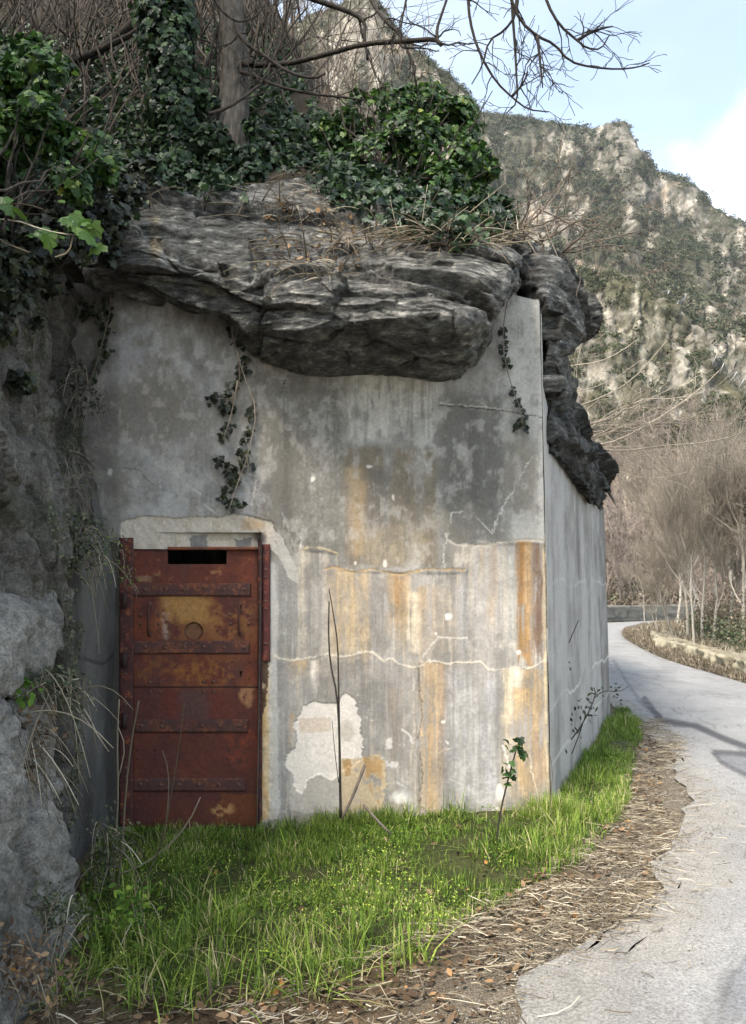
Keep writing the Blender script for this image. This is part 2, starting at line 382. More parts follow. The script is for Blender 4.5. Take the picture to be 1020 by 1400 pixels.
for k_ in range(44):
    x_, y_ = rng.uniform(1.0, 6), rng.uniform(3, 18); a_ = rng.uniform(-1, 1) + (1.57 if rng.random() < .6 else 0); pl = [(x_, y_)]
    for _ in range(rng.integers(4, 10)): a_ += rng.normal() * .5; pl.append((pl[-1][0] + .22 * math.cos(a_), pl[-1][1] + .22 * math.sin(a_)))
    d, _s = pline(X + .02 * n2(X, Y, 9, 9, 2, 5), Y + .02 * n2(X, Y, 9, 9, 2, 6), pl); c = mixm(c, 1 - ss(.004, .016, d), L(84, 83, 82), .6)
c = mixm(c, (1 - ss(.05, .7, np.broadcast_to(a[..., 0] * 4.2, X.shape) + .35 * n2(X, Y, 2, 2, 4, 18))), L(150, 142, 128), .5)
c = mixm(c, ss(.12, .3, n2(X, Y, 2.4, 1.2, 5, 19)), L(138, 136, 133), .5)
c = mixm(c, np.where(inpoly(u, v, [(1030, 1290), (1000, 1340), (985, 1400), (1100, 1400), (1100, 1290)]), 1., 0.), L(118, 119, 124), .6)
tag(mesh('road', np.stack([X, Y, Z], -1), gridF(*X.shape), M_road, col=c), kind='structure')

# ---------------------------------------------------------------- bunker
def wallY(x): return 5.40 + (x + 1.73) * .0843
def W(u, v, off=0.):
    """point on the front wall plane (off > 0 towards the camera)"""
    u = np.asarray(u, float); Y = np.full(np.shape(u), 5.4)
    for _ in range(8): p = P(u, v, Y); Y = wallY(p[..., 0]) - off
    return P(u, v, Y)
bunker = empty('concrete_bunker', (0, 5.6, 0), 'low concrete bunker streaked with orange rust, built under an overhanging rock', 'bunker')
DOOR = (181, 352, 750, 1132)
xs = np.arange(-2.45, 1.236, .0062); zs = np.arange(-.25, 3.80, .0062)
X, Z = np.meshgrid(xs, zs); Y = wallY(X)
u, v = pix(np.stack([X, Y, Z], -1))
wu = 7 * n2(u, v, .05, .02, 4, 21); wv_ = 8 * n2(u, v, .05, .05, 4, 22)
U, V_ = u + wu, v + wv_
st = n2(u, v, .07, .006, 5, 31)            # vertical streaks
st2 = n2(u, v, .16, .010, 4, 32)
mo = n2(u, v, .018, .018, 5, 33)           # mottling
mo2 = n2(u, v, .07, .06, 5, 34)
fine = n2(u, v, .33, .33, 3, 35)
st3 = n2(u, v, .34, .013, 4, 36); st4 = n2(u, v, .05, .012, 4, 37)
def col(r, g_, b_): m_ = (r + g_ + b_) / 3; return np.array(L(m_ + (r - m_) * .82, m_ + (g_ - m_) * .82, m_ + (b_ - m_) * .82))
C = np.ones(X.shape + (1,)) * col(152, 151, 147)
C = mixm(C, ss(-.1, .5, mo), col(174, 174, 172), .6)
C = mixm(C, ss(.0, .5, -mo), col(124, 124, 119), .6)
C = mixm(C, ss(.05, .45, mo2), col(182, 181, 178), .3)
def box(u0, u1, v0, v1, f=10):
    return ss(u0 - f, u0 + f, U) * (1 - ss(u1 - f, u1 + f, U)) * ss(v0 - f, v0 + f, V_) * (1 - ss(v1 - f, v1 + f, V_))
def ell(cu, cv, ru, rv, f=.35):
    d = np.hypot((U - cu) / ru, (V_ - cv) / rv); return 1 - ss(1 - f, 1 + f, d)
# left upper panel
lp = box(60, 352, 380, 712, 6)
C = mixm(C, lp * ss(-.15, .4, mo + .3 * st), col(168, 170, 174), .75)
C = mixm(C, ell(215, 560, 80, 45) * ss(-.3, .3, mo2 + .2), col(126, 121, 111), .8)
C = mixm(C, ell(270, 450, 90, 60) * ss(0, .3, mo2), col(184, 186, 190), .7)
C = mixm(C, ell(310, 440, 40, 30), col(120, 118, 108), .5)
C = mixm(C, ell(175, 450, 30, 70) * ss(-.2, .2, mo2), col(150, 156, 168), .6)
C = mixm(C, ell(260, 670, 80, 35), col(176, 178, 178), .5)
C = mixm(C, box(85, 150, 380, 700, 12), col(118, 118, 116), .65)
# grainy dirty zone
C = mixm(C, box(345, 476, 490, 760, 8) * ss(-.5, .3, fine * .7 + st), col(112, 110, 101), .7)
C = mixm(C, box(350, 372, 520, 640, 10), col(142, 138, 126), .5)
C = mixm(C, box(385, 400, 560, 760, 8), col(92, 91, 85), .55)
# bright lime wash under the rock, ragged lower edge
edge = 598 + 26 * n2(u, v, .06, .0, 4, 41)
C = mixm(C, ss(470, 478, U) * (1 - ss(590, 606, U)) * (1 - ss(-4, 4, v - edge)) * ss(-.6, .2, st2), col(204, 203, 196), .9)
C = mixm(C, box(485, 497, 510, 640, 5), col(196, 196, 192), .5)
C = mixm(C, box(472, 600, 612, 775, 6) * ss(-.6, .1, st), col(134, 122, 102), .85)
C = mixm(C, box(478, 500, 640, 760, 7), col(172, 150, 116), .75)
C = mixm(C, box(505, 530, 640, 775, 7), col(112, 111, 108), .6)
C = mixm(C, box(548, 575, 640, 720, 8), col(126, 118, 104), .7)
C = mixm(C, ell(520, 750, 20, 30), col(170, 158, 134), .7)
C = mixm(C, ell(560, 745, 25, 28), col(166, 154, 128), .6)
C = mixm(C, ell(560, 570, 22, 40) * ss(-.2, .2, mo2), col(134, 134, 130), .75)
C = mixm(C, ell(585, 600, 18, 60) * ss(-.1, .2, mo2), col(178, 179, 175), .5)
C = mixm(C, box(606, 690, 540, 738, 7), col(108, 108, 103), .8)
C = mixm(C, box(640, 655, 560, 740, 6), col(94, 94, 90), .5)
C = mixm(C, box(686, 760, 395, 600, 8), col(172, 174, 170), .85)
C = mixm(C, ell(712, 655, 24, 55) * ss(-.5, .0, mo2 + .2), col(136, 132, 120), .8)
C = mixm(C, box(690, 752, 700, 740, 6), col(182, 183, 178), .8)
C = mixm(C, box(738, 752, 560, 742, 3), col(186, 187, 182), .7)
C = mixm(C, box(612, 700, 700, 740, 3), col(122, 123, 120), .7)
# region under the pour line: vertical streaks of lime, ochre and rust
low = ss(0, 5, v - np.interp(u, [365, 410, 412, 462, 464, 600, 640, 641, 760], [770, 770, 749, 755, 779, 782, 780, 743, 741]) + 2 * mo2)
C = mixm(C, low * ss(-.1, .35, st), col(178, 176, 172), .7)
C = mixm(C, low * ss(.1, .5, -st), col(142, 141, 138), .6)
C = mixm(C, low * ss(.10, .5, st2), col(196, 184, 162), .6); C = mixm(C, low * ss(.05, .4, st3 * .6 + mo2 * .6), col(202, 194, 178), .5)
C = mixm(C, (1 - low) * ss(.1, .5, mo2 + .3 * st3), col(182, 182, 177), .45); C = mixm(C, (1 - low) * ss(.1, .5, .4 * st3 - mo2), col(110, 109, 104), .4)
C = mixm(C, ss(.22, .3, n2(u, v, .025, .014, 6, 38, .62)), col(134, 129, 118), .35); C = mixm(C, ss(.20, .36, n2(u, v, .03, .014, 6, 39, .62)), col(194, 192, 186), .32)
def streak(u0, u1, v0, v1, cc, k, f=5, thr=-.5, fv=14):
    global C
    f = f * 1.25; uw = u + wu * .45 + 9 * st4 * ss(v0, v0 + 120, v)
    m = ss(u0 - f, u0 + f, uw) * (1 - ss(u1 - f, u1 + f, uw)) * ss(v0 - 3, v0 + 3, v + 3 * mo2) * (1 - ss(v1 - fv * 2, v1 + fv, V_ + 40 * st3))
    C = mixm(C, m * (.35 + .65 * ss(thr, thr + .45, st2 + .2 * fine + .35 * mo2)) * ss(-.75, .05, st3 + .3 * mo2), col(*cc) * (1 + .38 * st3 + .34 * mo2 + .12 * fine)[..., None], k)
for a_ in ((372, 382, 770, 1120, (178, 180, 180), .8, 4), (383, 405, 775, 900, (140, 143, 141), .8, 6), (408, 420, 750, 900, (186, 178, 162), .7, 4), (421, 430, 770, 900, (128, 129, 126), .8, 4),
           (430, 450, 755, 900, (170, 164, 156), .7, 6), (450, 505, 779, 905, (186, 164, 128), .8, 6), (478, 500, 790, 890, (196, 172, 130), .5, 6, -.2), (506, 530, 790, 905, (136, 132, 128), .8, 6),
           (530, 560, 783, 870, (178, 152, 114), .85, 6), (538, 550, 785, 850, (164, 124, 76), .7, 4), (545, 556, 830, 900, (150, 138, 114), .6, 5), (560, 572, 810, 910, (206, 192, 164), .85, 5), (573, 583, 800, 850, (194, 156, 96), .7, 4),
           (572, 600, 800, 905, (182, 164, 140), .6, 6), (600, 625, 800, 905, (160, 148, 132), .6, 6), (625, 640, 800, 900, (176, 176, 178), .7, 4), (636, 644, 760, 900, (130, 130, 128), .7, 3),
           (645, 690, 745, 900, (176, 174, 170), .6, 8), (670, 680, 745, 860, (182, 156, 124), .5, 4), (655, 662, 745, 800, (180, 156, 120), .5, 4), (620, 650, 745, 775, (212, 202, 184), .8, 6),
           (692, 706, 760, 905, (170, 172, 166), .6, 4), (704, 728, 740, 905, (172, 134, 86), .92, 3, -.6, 4), (711, 716, 742, 830, (150, 96, 40), .6, 2, -.3), (718, 728, 740, 880, (186, 160, 122), .7, 3, -.2), (706, 712, 745, 900, (128, 98, 62), .7, 3, -.1), (729, 742, 742, 895, (128, 100, 78), .9, 3, -.8, 6), (733, 739, 780, 890, (92, 76, 68), .75, 2, -.3), (706, 722, 850, 905, (150, 112, 44), .7, 4, -.1),
           (742, 749, 742, 1090, (206, 186, 146), .8, 2),
           (372, 395, 900, 1120, (148, 150, 150), .7, 6), (395, 435, 903, 925, (200, 170, 122), .8, 5), (425, 434, 903, 945, (222, 216, 206), .95, 2, -1.2, 5), (396, 402, 975, 1010, (186, 152, 100), .7, 2),
           (440, 560, 905, 1060, (134, 130, 126), .6, 12), (500, 540, 930, 1000, (118, 118, 120), .5, 8), (530, 545, 940, 1050, (146, 132, 114), .5, 5), (560, 572, 905, 1100, (160, 152, 140), .6, 4),
           (576, 604, 905, 1125, (186, 164, 132), .9, 4), (584, 598, 905, 1125, (176, 144, 102), .6, 4, -.1), (602, 611, 905, 1010, (168, 136, 98), .6, 4), (570, 575, 905, 1125, (110, 98, 84), .6, 2), (600, 612, 980, 1090, (140, 122, 106), .6, 4),
           (612, 680, 915, 1120, (164, 165, 168), .75, 8), (650, 662, 905, 960, (190, 184, 176), .6, 5), (664, 676, 930, 1100, (176, 178, 182), .6, 4), (678, 688, 915, 1030, (130, 130, 130), .75, 4),
           (686, 700, 915, 1090, (206, 192, 164), .85, 4), (700, 714, 915, 985, (226, 214, 192), .8, 4), (700, 728, 940, 1090, (196, 168, 120), .85, 4), (715, 742, 915, 1090, (176, 150, 112), .85, 4), (728, 742, 1000, 1090, (160, 140, 118), .8, 4)):
    streak(*a_)
# white plaster patch, orange patch beneath it
n1 = 6 * n2(u, v, .11, .11, 4, 51)
wp = [(404, 985), (412, 965), (430, 958), (460, 962), (470, 945), (485, 955), (494, 985), (496, 1040), (470, 1055), (455, 1068), (440, 1060), (425, 1062), (412, 1085), (404, 1080), (400, 1058), (388, 1045), (392, 1030), (405, 1020)]
def pm(pts, k=n1, soft=0):
    return inpoly(u + k, v + k * .8, pts).astype(float)
C = mixm(C, pm([(398, 1040), (470, 1040), (465, 1112), (400, 1110)]), col(188, 184, 176), .7)
C = mixm(C, pm(wp), col(226, 221, 214), .96)
C = mixm(C, pm([(408, 982), (452, 981), (452, 1000), (410, 1003)], n1 * .3), col(208, 192, 174), .8)
C = mixm(C, ell(472, 1000, 10, 12), col(180, 174, 162), .7)
C = mixm(C, pm([(464, 1038), (500, 1036), (525, 1034), (528, 1080), (520, 1130), (466, 1130)], n1 * 1.3) * ss(-.5, -.1, mo2 + st3 * .4), col(198, 178, 144), .95)
C = mixm(C, pm([(468, 1040), (480, 1038), (480, 1060), (473, 1062)], n1 * .5) + pm([(498, 1036), (524, 1036), (518, 1100), (500, 1070)], n1 * .9) * ss(-.3, .1, mo2), col(180, 142, 88), .85)
C = mixm(C, pm([(528, 1010), (550, 1010), (552, 1035), (535, 1060), (526, 1045)], n1 * 1.6) * ss(-.2, .1, mo2), col(212, 212, 210), .8)
C = mixm(C, pm([(490, 950), (505, 960), (510, 985), (498, 985)], n1 * 1.6) * ss(-.1, .2, mo2), col(214, 212, 208), .8)
C = mixm(C, ell(550, 1092, 14, 7, .6), col(220, 220, 218), .9)
C = mixm(C, ell(600, 1125, 60, 14, .4) * ss(-.2, .2, mo2), col(200, 202, 206), .7)
for cu, cv, ru, rv in ((684, 1085, 5, 12), (612, 842, 5, 5), (526, 772, 3, 5), (426, 655, 3, 4), (538, 680, 2, 5), (613, 1015, 4, 2), (605, 990, 3, 2), (680, 1110, 9, 5), (505, 640, 5, 3), (595, 865, 2, 2), (484, 770, 2, 3), (705, 890, 3, 3), (152, 646, 4, 6)):
    C = mixm(C, ell(cu + wu.mean(), cv, ru, rv, .3), col(224, 222, 216), .9)
C = mixm(C, ell(565 + 32, 703, 6, 4, .5) * ss(-.2, .2, fine), col(60, 58, 54), .9)
C = mixm(C, ell(600, 712, 16, 14, .5), col(172, 166, 150), .5)
# plaster round the door: lintel, right jamb
lint = pm([(165, 712), (200, 705), (250, 708), (300, 706), (330, 702), (350, 708), (372, 712), (378, 735), (372, 752), (165, 752)], n1 * .6)
C = mixm(C, lint, col(206, 198, 184), .95)
C = mixm(C, lint * ss(.0, .3, mo2), col(184, 170, 148), .6)
C = mixm(C, pm([(258, 735), (285, 730), (282, 750), (262, 750)], n1 * .7) + pm([(322, 738), (345, 736), (342, 750), (324, 750)], n1 * .7), col(112, 116, 120), .8)
C = mixm(C, ell(355, 735, 9, 9, .4), col(84, 66, 52), .7)
C = mixm(C, ell(345, 716, 16, 8, .5), col(190, 160, 118), .7)
C = mixm(C, pm([(352, 880), (371, 880), (374, 1120), (350, 1120)], n1 * .3), col(206, 182, 140), .95)
C = mixm(C, box(356, 364, 930, 1120, 3) * ss(-.2, .2, mo2), col(188, 146, 84), .7)
C = mixm(C, pm([(350, 872), (368, 872), (364, 960), (354, 1010), (350, 1000)], n1 * .8) * ss(-.35, .0, mo2), col(78, 52, 42), .9)
C = mixm(C, pm([(366, 770), (376, 770), (382, 1120), (368, 1120)], n1 * .3), col(192, 192, 188), .8)
C = mixm(C, pm([(370, 720), (384, 732), (404, 775), (410, 800), (395, 790), (380, 760), (370, 750)], n1 * .8), col(196, 194, 188), .8)
# left edge of the doorway: dark blue-grey jamb
C = mixm(C, 1 - ss(158, 168, u - np.interp(v, [380, 700, 760, 1130], [0, 0, 0, -2])) * 1.0, col(72, 70, 67), .35); C = mixm(C, (1 - ss(163, 168, u)) * ss(728, 745, v), col(60, 58, 55), .9)
# cracks and pour lines
H = .003 * mo + .0022 * mo2 + .0006 * fine + .0012 * st
lines = [([(608, 728), (612, 738), (622, 744), (650, 746), (680, 742), (715, 738), (735, 738), (747, 742)], 2.6, (196, 190, 176), .9, -.004),
         ([(444, 777), (462, 776), (480, 783), (505, 779), (520, 780), (545, 786), (575, 780), (600, 778), (636, 780)], 2.2, (196, 164, 112), .8, -.003),
         ([(411, 752), (420, 749), (432, 748), (445, 750), (462, 757)], 1.6, (206, 188, 150), .8, 0),
         ([(366, 890), (380, 900), (400, 903), (420, 901), (435, 897), (450, 895), (465, 898), (478, 897), (500, 892), (511, 893), (524, 904), (536, 900), (545, 908), (566, 913), (590, 903), (600, 905), (616, 908), (622, 905), (650, 906), (658, 905), (668, 916), (690, 915), (705, 913), (725, 914), (745, 903)], 1.7, (216, 208, 190), .95, .002),
         ([(600, 553), (625, 556), (660, 559), (690, 562), (718, 568), (738, 570), (750, 574)], 1.6, (66, 64, 58), .85, -.005),
         ([(600, 551), (625, 554), (660, 557), (690, 560), (716, 565)], 1.3, (206, 204, 196), .7, .001),
         ([(606, 770), (609, 745), (615, 715), (617, 701), (640, 701), (655, 711), (673, 730), (680, 705), (700, 672), (728, 622)], 1.3, (204, 204, 198), .8, 0),
         ([(562, 1042), (566, 1000), (565, 915)], 1.3, (206, 198, 186), .6, 0), ([(576, 905), (590, 880), (600, 872), (638, 872)], 1.7, (212, 208, 200), .8, 0),
         ([(550, 998), (560, 1004), (562, 1015)], 1.7, (212, 212, 208), .9, 0), ([(688, 1020), (694, 1040), (700, 1060)], 2.2, (222, 222, 222), .9, 0), ([(723, 1020), (728, 1060), (736, 1088)], 1.4, (216, 206, 186), .8, 0),
         ([(590, 1030), (615, 1024)], 1.8, (200, 186, 166), .8, 0), ([(614, 950), (650, 975)], 1.2, (196, 194, 190), .6, 0), ([(615, 1065), (645, 1080)], 1.3, (200, 198, 194), .7, 0), ([(543, 1070), (556, 1077)], 1.5, (204, 204, 200), .7, 0),
         ([(572, 915), (578, 980), (572, 1010), (578, 1060), (572, 1115)], 1.5, (96, 84, 68), .7, -.002), ([(397, 505), (388, 525), (382, 545)], 1.2, (70, 68, 64), .8, -.003),
         ([(166, 640), (190, 642), (205, 660), (222, 670), (226, 662), (222, 650)], 1.3, (104, 102, 98), .7, -.001), ([(170, 660), (186, 670), (200, 676), (202, 690)], 1.2, (106, 104, 98), .6, 0),
         ([(258, 665), (275, 676)], 1.5, (200, 198, 190), .8, 0), ([(279, 690), (295, 702)], 2, (206, 204, 198), .8, 0), ([(337, 647), (352, 652), (344, 690)], 2, (196, 194, 188), .8, 0), ([(362, 648), (348, 690)], 1.3, (184, 182, 176), .7, 0), ([(385, 700), (410, 770)], 1.5, (184, 184, 180), .5, 0),
         ([(411, 735), (412, 750)], 2.4, (206, 204, 198), .9, .001), ([(505, 540), (512, 560)], 1, (100, 98, 92), .7, 0)]
wr = 2.5 * n2(u, v, .13, .13, 3, 61) + 2.2 * n2(u, v, .4, .4, 3, 64)
for pl, wd, cc, k, h in lines:
    d, _ = pline(u + wr, v + wr * .8, pl); wv2 = wd * (.75 + .9 * np.clip(n2(u, v, .06, .06, 3, 62), -.5, .8)); mk = 1 - ss(wv2 * .3, wv2 * 1.15, d)
    C = mixm(C, mk * ss(-.65, -.2, n2(u, v, .05, .05, 4, 63) + .4 * fine), col(*cc), k); H = H + h * mk
# slightly thicker upper pours, rough lintel, recessed patch
H = H + .006 * (1 - low) * ss(400, 415, u) - .010 * lint + .008 * lint * mo2 - .006 * pm(wp) + .010 * mo2 * pm([(350, 870), (371, 870), (374, 1120), (350, 1120)], n1 * .3)
H = H + .012 * ss(.15, .3, n2(u, v, .03, .03, 2, 71)) * box(60, 170, 700, 1140, 6) * 0
# rounded vertical arris at the corner, with chips
ed = (1.2357 - X) + .003 * n2(u, v, .0, .12, 4, 72) * 0
H = H - .014 * (1 - ss(0, .02 + .012 * np.maximum(0, n2(u, v, .001, .10, 4, 73)), ed)) ** 2
C = C * (1 + .07 * fine + .05 * mo2)[..., None] * .88 * np.array([1.05, .985, .93])
hole = ~((u > DOOR[0] - 2) & (u < DOOR[1] + 2) & (v > DOOR[2] + 1) & (v < DOOR[3] + 60))
hm = hole[:-1, :-1]
# top edge of the wall: ragged slope down behind the rock
topz = P(0 * u, np.interp(u, [0, 95, 150, 700, 745, 900], [330, 340, 340, 404, 414, 416]) + 2 * mo2, Y)[..., 2]
hm = hm & (Z < topz)[:-1, :-1]
under(bunker, mesh('front_wall', np.stack([X, Y - H, Z], -1), gridF(*X.shape, mask=hm), M_conc, col=C))

# side wall facing the road, from the corner back to (2.83, 9.6)
A0, A1 = np.array([1.2357, 5.650]), np.array([2.83, 9.62])
s_ = np.concatenate([np.arange(0, 1, .008 / 2), [1]]); zs = np.arange(-.2, 3.75, .010)
S, Z = np.meshgrid(s_, zs)
X = A0[0] + (A1[0] - A0[0]) * S; Y = A0[1] + (A1[1] - A0[1]) * S
u, v = pix(np.stack([X, Y, Z], -1)); ln = S * 4.28
sa = n2(ln, Z, 2.0, .30, 6, 81, .6) + .35 * n2(ln, Z, 5, 5, 4, 86); sb = n2(ln, Z, 1.0, .2, 5, 82); sm_ = n2(ln, Z, 3, 3, 5, 83)
C = np.ones(X.shape + (1,)) * col(148, 147, 144)
C = mixm(C, ss(-.1, .35, sa), col(182, 182, 180), .8); C = mixm(C, ss(.0, .4, -sa), col(112, 112, 110), .8)
C = mixm(C, ss(.1, .45, sb), col(136, 128, 116), .6); C = mixm(C, ss(.15, .4, sm_), col(184, 186, 188), .35)
C = mixm(C, (1 - ss(.0, .02, S)), col(190, 184, 168), .6)
for zz, a_, k in ((.83, .12, .8), (.42, .06, .6), (1.7, .1, .4)):
    d = np.abs(Z - zz - a_ * n2(ln, Z * 0, 1.6, 1, 4, 84)); C = mixm(C, (1 - ss(.006, .02, d)) * ss(-.4, 0, n2(ln, Z, 2, 2, 2, 85)), col(206, 206, 200), k)
H = .004 * sm_ + .0006 * sa
nx, ny = .928, -.373
tz = np.interp(S, [0, .006, .012, .08, 1], [3.66, 3.64, 3.1, 2.92, 2.60])
m = (Z < tz)[:-1, :-1]
under(bunker, mesh('side_wall', np.stack([X + nx * H, Y + ny * H, Z], -1), gridF(*X.shape, mask=m), M_conc, col=C * .88 * np.array([1.05, .985, .93])))
mb = MB()   # roof slab, rear wall and the inside of the doorway
mb.box(-1.7, 1.1, 5.75, 5.95, 2.3, 3.5); mb.box(2.2, 2.78, 9.60, 9.75, -.2, 2.55)
V = [(-2.4, 5.75, 2.62), (1.10, 5.75, 2.95), (2.72, 9.62, 2.5), (-2.4, 9.62, 2.5), (-2.4, 5.75, 2.42), (1.10, 5.75, 2.75), (2.72, 9.62, 2.3), (-2.4, 9.62, 2.3)]
mb.add(V, [[(0, 1, 2, 3), (7, 6, 5, 4), (0, 4, 5, 1), (1, 5, 6, 2), (2, 6, 7, 3), (3, 7, 4, 0)]])
o = mb.build('roof', None, None, False)
m, nt, b = newmat('dim_concrete'); b.inputs['Base Color'].default_value = (*L(90, 88, 84), 1)
t = tex(nt, 'ShaderNodeTexNoise', 12); nt.links.new(ramp(nt, t.outputs['Fac'], [(.3, L(66, 65, 62)), (.7, L(112, 110, 104))]), b.inputs['Base Color']); M_dim = m
o.data.materials.append(m); under(bunker, o)
pl_, pr_ = W(DOOR[0], 900), W(DOOR[1], 900)
zt = float(W(265, DOOR[2] - 2)[2]); x0, x1 = float(pl_[0]) - .02, float(pr_[0]) + .02
yb = float(pl_[1]) + .015
mb = MB(); V = [(x0, yb, -.2), (x1, yb, -.2), (x1, yb + 1.4, -.2), (x0, yb + 1.4, -.2), (x0, yb, zt + .1), (x1, yb, zt + .1), (x1, yb + 1.4, zt + .1), (x0, yb + 1.4, zt + .1)]
mb.add(V, [[(0, 1, 2, 3), (4, 7, 6, 5), (0, 4, 5, 1)[::-1] if 0 else (1, 2, 6, 5), (2, 3, 7, 6), (3, 0, 4, 7)]])
o = mb.build('inner_room', M_dim, None, False); under(bunker, o)

# ---- door, frame
door = bpy.data.objects.new('door', None); COL.objects.link(door); door.location = W(181, 1128); door['label'] = 'rust red riveted steel door with a notch cut in its top edge'
under(bunker, door)
frame = bpy.data.objects.new('door_frame', None); COL.objects.link(frame); frame.location = W(172, 1128); under(bunker, frame)
def colr_(r, g_, b_): return np.array(L(min(255, r * 1.03), g_ * .99, b_ * .96))
DOFF = -.035
us = np.arange(183, 352.6, .75); vs = np.arange(752, 1131.5, .75)
Ud, Vd = np.meshgrid(us, vs)
Pd = W(Ud, Vd, DOFF)
u, v = Ud, Vd
da = n2(u, v, .035, .035, 5, 91); db = n2(u, v, .12, .12, 5, 92); ds = n2(u, v, .10, .012, 4, 93); df = n2(u, v, .4, .4, 3, 94)
wu = 8 * n2(u, v, .06, .06, 4, 95); U, V_ = u + wu, v + 8 * n2(u, v, .06, .06, 4, 96)
C = np.ones(u.shape + (1,)) * colr_(100, 54, 42)
C = mixm(C, ss(-.1, .4, da), colr_(122, 66, 44), .7); C = mixm(C, ss(0, .4, -da), colr_(82, 50, 48), .7)
C = mixm(C, ss(.1, .5, ds), colr_(88, 60, 54), .5)
C = mixm(C, box(183, 352, 940, 1132, 6), colr_(86, 50, 44), .55)
C = mixm(C, (box(222, 245, 942, 985, 12) + box(287, 305, 942, 985, 12)) * ss(-.4, .2, db), colr_(112, 50, 40), .6)
C = mixm(C, box(245, 285, 942, 985, 8), colr_(88, 72, 68), .6)
C = mixm(C, box(215, 352, 822, 874, 16) * ss(-.35, .25, db + .8 * da), colr_(142, 100, 58), .8)
C = mixm(C, box(222, 290, 815, 850, 8) * ss(-.2, .2, da), colr_(176, 138, 80), .7)
C = mixm(C, box(190, 335, 896, 936, 14) * ss(-.25, .3, db + .8 * da), colr_(124, 82, 46), .75)
C = mixm(C, box(240, 310, 905, 935, 10) * ss(-.1, .3, db), colr_(156, 104, 48), .6)
C = mixm(C, pm([(305, 1085), (352, 1085), (352, 1128), (290, 1128), (296, 1105)], wu), colr_(112, 66, 38), .8)
C = mixm(C, ell(305, 1110, 16, 12) * ss(-.1, .2, db), colr_(178, 140, 92), .85)
C = mixm(C, ell(338, 952, 10, 14) * ss(-.4, .0, db), colr_(166, 128, 92), .75)
C = mixm(C, ell(330, 1020, 26, 28) * ss(-.3, .2, db), colr_(128, 64, 42), .7)
C = mixm(C, ss(.25, .5, db) * (1 - ss(780, 800, v)), colr_(170, 128, 90), .6)
C = mixm(C, ell(200, 790, 20, 8) * ss(-.1, .3, db), colr_(150, 124, 104), .6)
C = mixm(C, ell(228, 845, 8, 24) * ss(-.1, .3, db), colr_(170, 160, 160), .6)
d, _ = pline(u, v, [(183, 939.5), (352, 939.5)]); C = mixm(C, 1 - ss(.6, 1.8, d), colr_(52, 34, 30), .8)
C = C * (1 + .10 * df)[..., None]
Hd = .0012 * da + .0015 * db
Hd = Hd + np.where(v < 939.5, .004, 0)
rr_ = np.hypot(u - 265, v - 863); Hd = Hd - .022 * (1 - ss(10.8, 12.2, rr_)); C = mixm(C, (1 - ss(10, 12, rr_)) * 1.0, colr_(110, 82, 66), .6)
C = mixm(C, (1 - ss(.8, 1.6, np.abs(rr_ - 12))) * 1., colr_(70, 44, 36), .6)
kh = ((np.hypot(u - 329, v - 919) < 1.9) | ((np.abs(u - 329) < 1.0) & (v > 919) & (v < 925)))
for hu, hv in ((187, 1026), (211, 1026), (187, 1038), (211, 1038), (311, 1026), (335, 1026), (311, 1038), (335, 1038), (317, 905), (341, 905), (317, 928), (341, 928)):
    kh = kh | (np.hypot(u - hu, v - hv) < 1.25)
slot = (u > 229) & (u < 309.5) & (v < 771)
hm = ~(kh | slot)[:-1, :-1]
Pd2 = Pd.copy(); Pd2[..., 1] -= Hd
leaf = mesh('panel', Pd2, gridF(*u.shape, mask=hm), M_rust, col=C * .9)
sol = leaf.modifiers.new('thick', 'SOLIDIFY'); sol.thickness = .012; sol.offset = 1
under(door, leaf)
def plate(name, u0, u1, v0, v1, off, th, cbase, parent, seed=1, jit=.0, mat=None, bend=None):
    us = np.linspace(u0, u1, max(4, int((u1 - u0) / 1.5))); vs = np.linspace(v0, v1, max(4, int((v1 - v0) / 1.5)))
    A, B = np.meshgrid(us, vs); Pt = W(A, B, off); q = n2(A, B, .08, .08, 4, seed); q2 = n2(A, B, .3, .3, 3, seed + 1)
    cc = np.ones(A.shape + (1,)) * colr_(*cbase); cc = mixm(cc, ss(0, .4, q), colr_(cbase[0] * 1.35, cbase[1] * 1.1, cbase[2] * .95), .6); cc = mixm(cc, ss(.25, .5, q2 + q * .5), colr_(150, 96, 62), .55)
    e = np.minimum(np.minimum(A - u0, u1 - A), np.minimum(B - v0, v1 - B))
    Pt[..., 1] += .004 * (1 - ss(0, 1.6, e)) - jit * q
    o = mesh(name, Pt, gridF(*A.shape), M_rust, col=cc * .9)
    s_ = o.modifiers.new('thick', 'SOLIDIFY'); s_.thickness = th; s_.offset = 1
    under(parent, o); return o
def rivet_mesh(r):
    V, Fq = [], []
    n, k = 10, 4
    for i in range(k):
        a = i / (k - 1) * math.pi / 2 * .98
        for j in range(n):
            t = 2 * math.pi * j / n; V.append((r * math.cos(a) * math.cos(t), -r * .75 * math.sin(a), r * math.cos(a) * math.sin(t)))
    i = np.arange(k * n).reshape(k, n); j = np.roll(i, -1, 1)
    return np.array(V), np.stack([i[:-1], j[:-1], j[1:], i[1:]], -1).reshape(-1, 4), i[-1:]
rv, rf, rcap = rivet_mesh(.015)
riv0 = mesh('rivet', rv, [rf, rcap], M_rust, col=np.ones((len(rv), 1)) * colr_(92, 66, 58)); riv_used = [False]
def rivet(u, v, off, parent, sc_=1.0):
    o = riv0 if not riv_used[0] else riv0.copy()
    if riv_used[0]: COL.objects.link(o)
    riv_used[0] = True; o.scale = (sc_, sc_, sc_); o.location = W(u, v, off); under(parent, o)
riv = [199, 226, 252, 279, 306, 333]
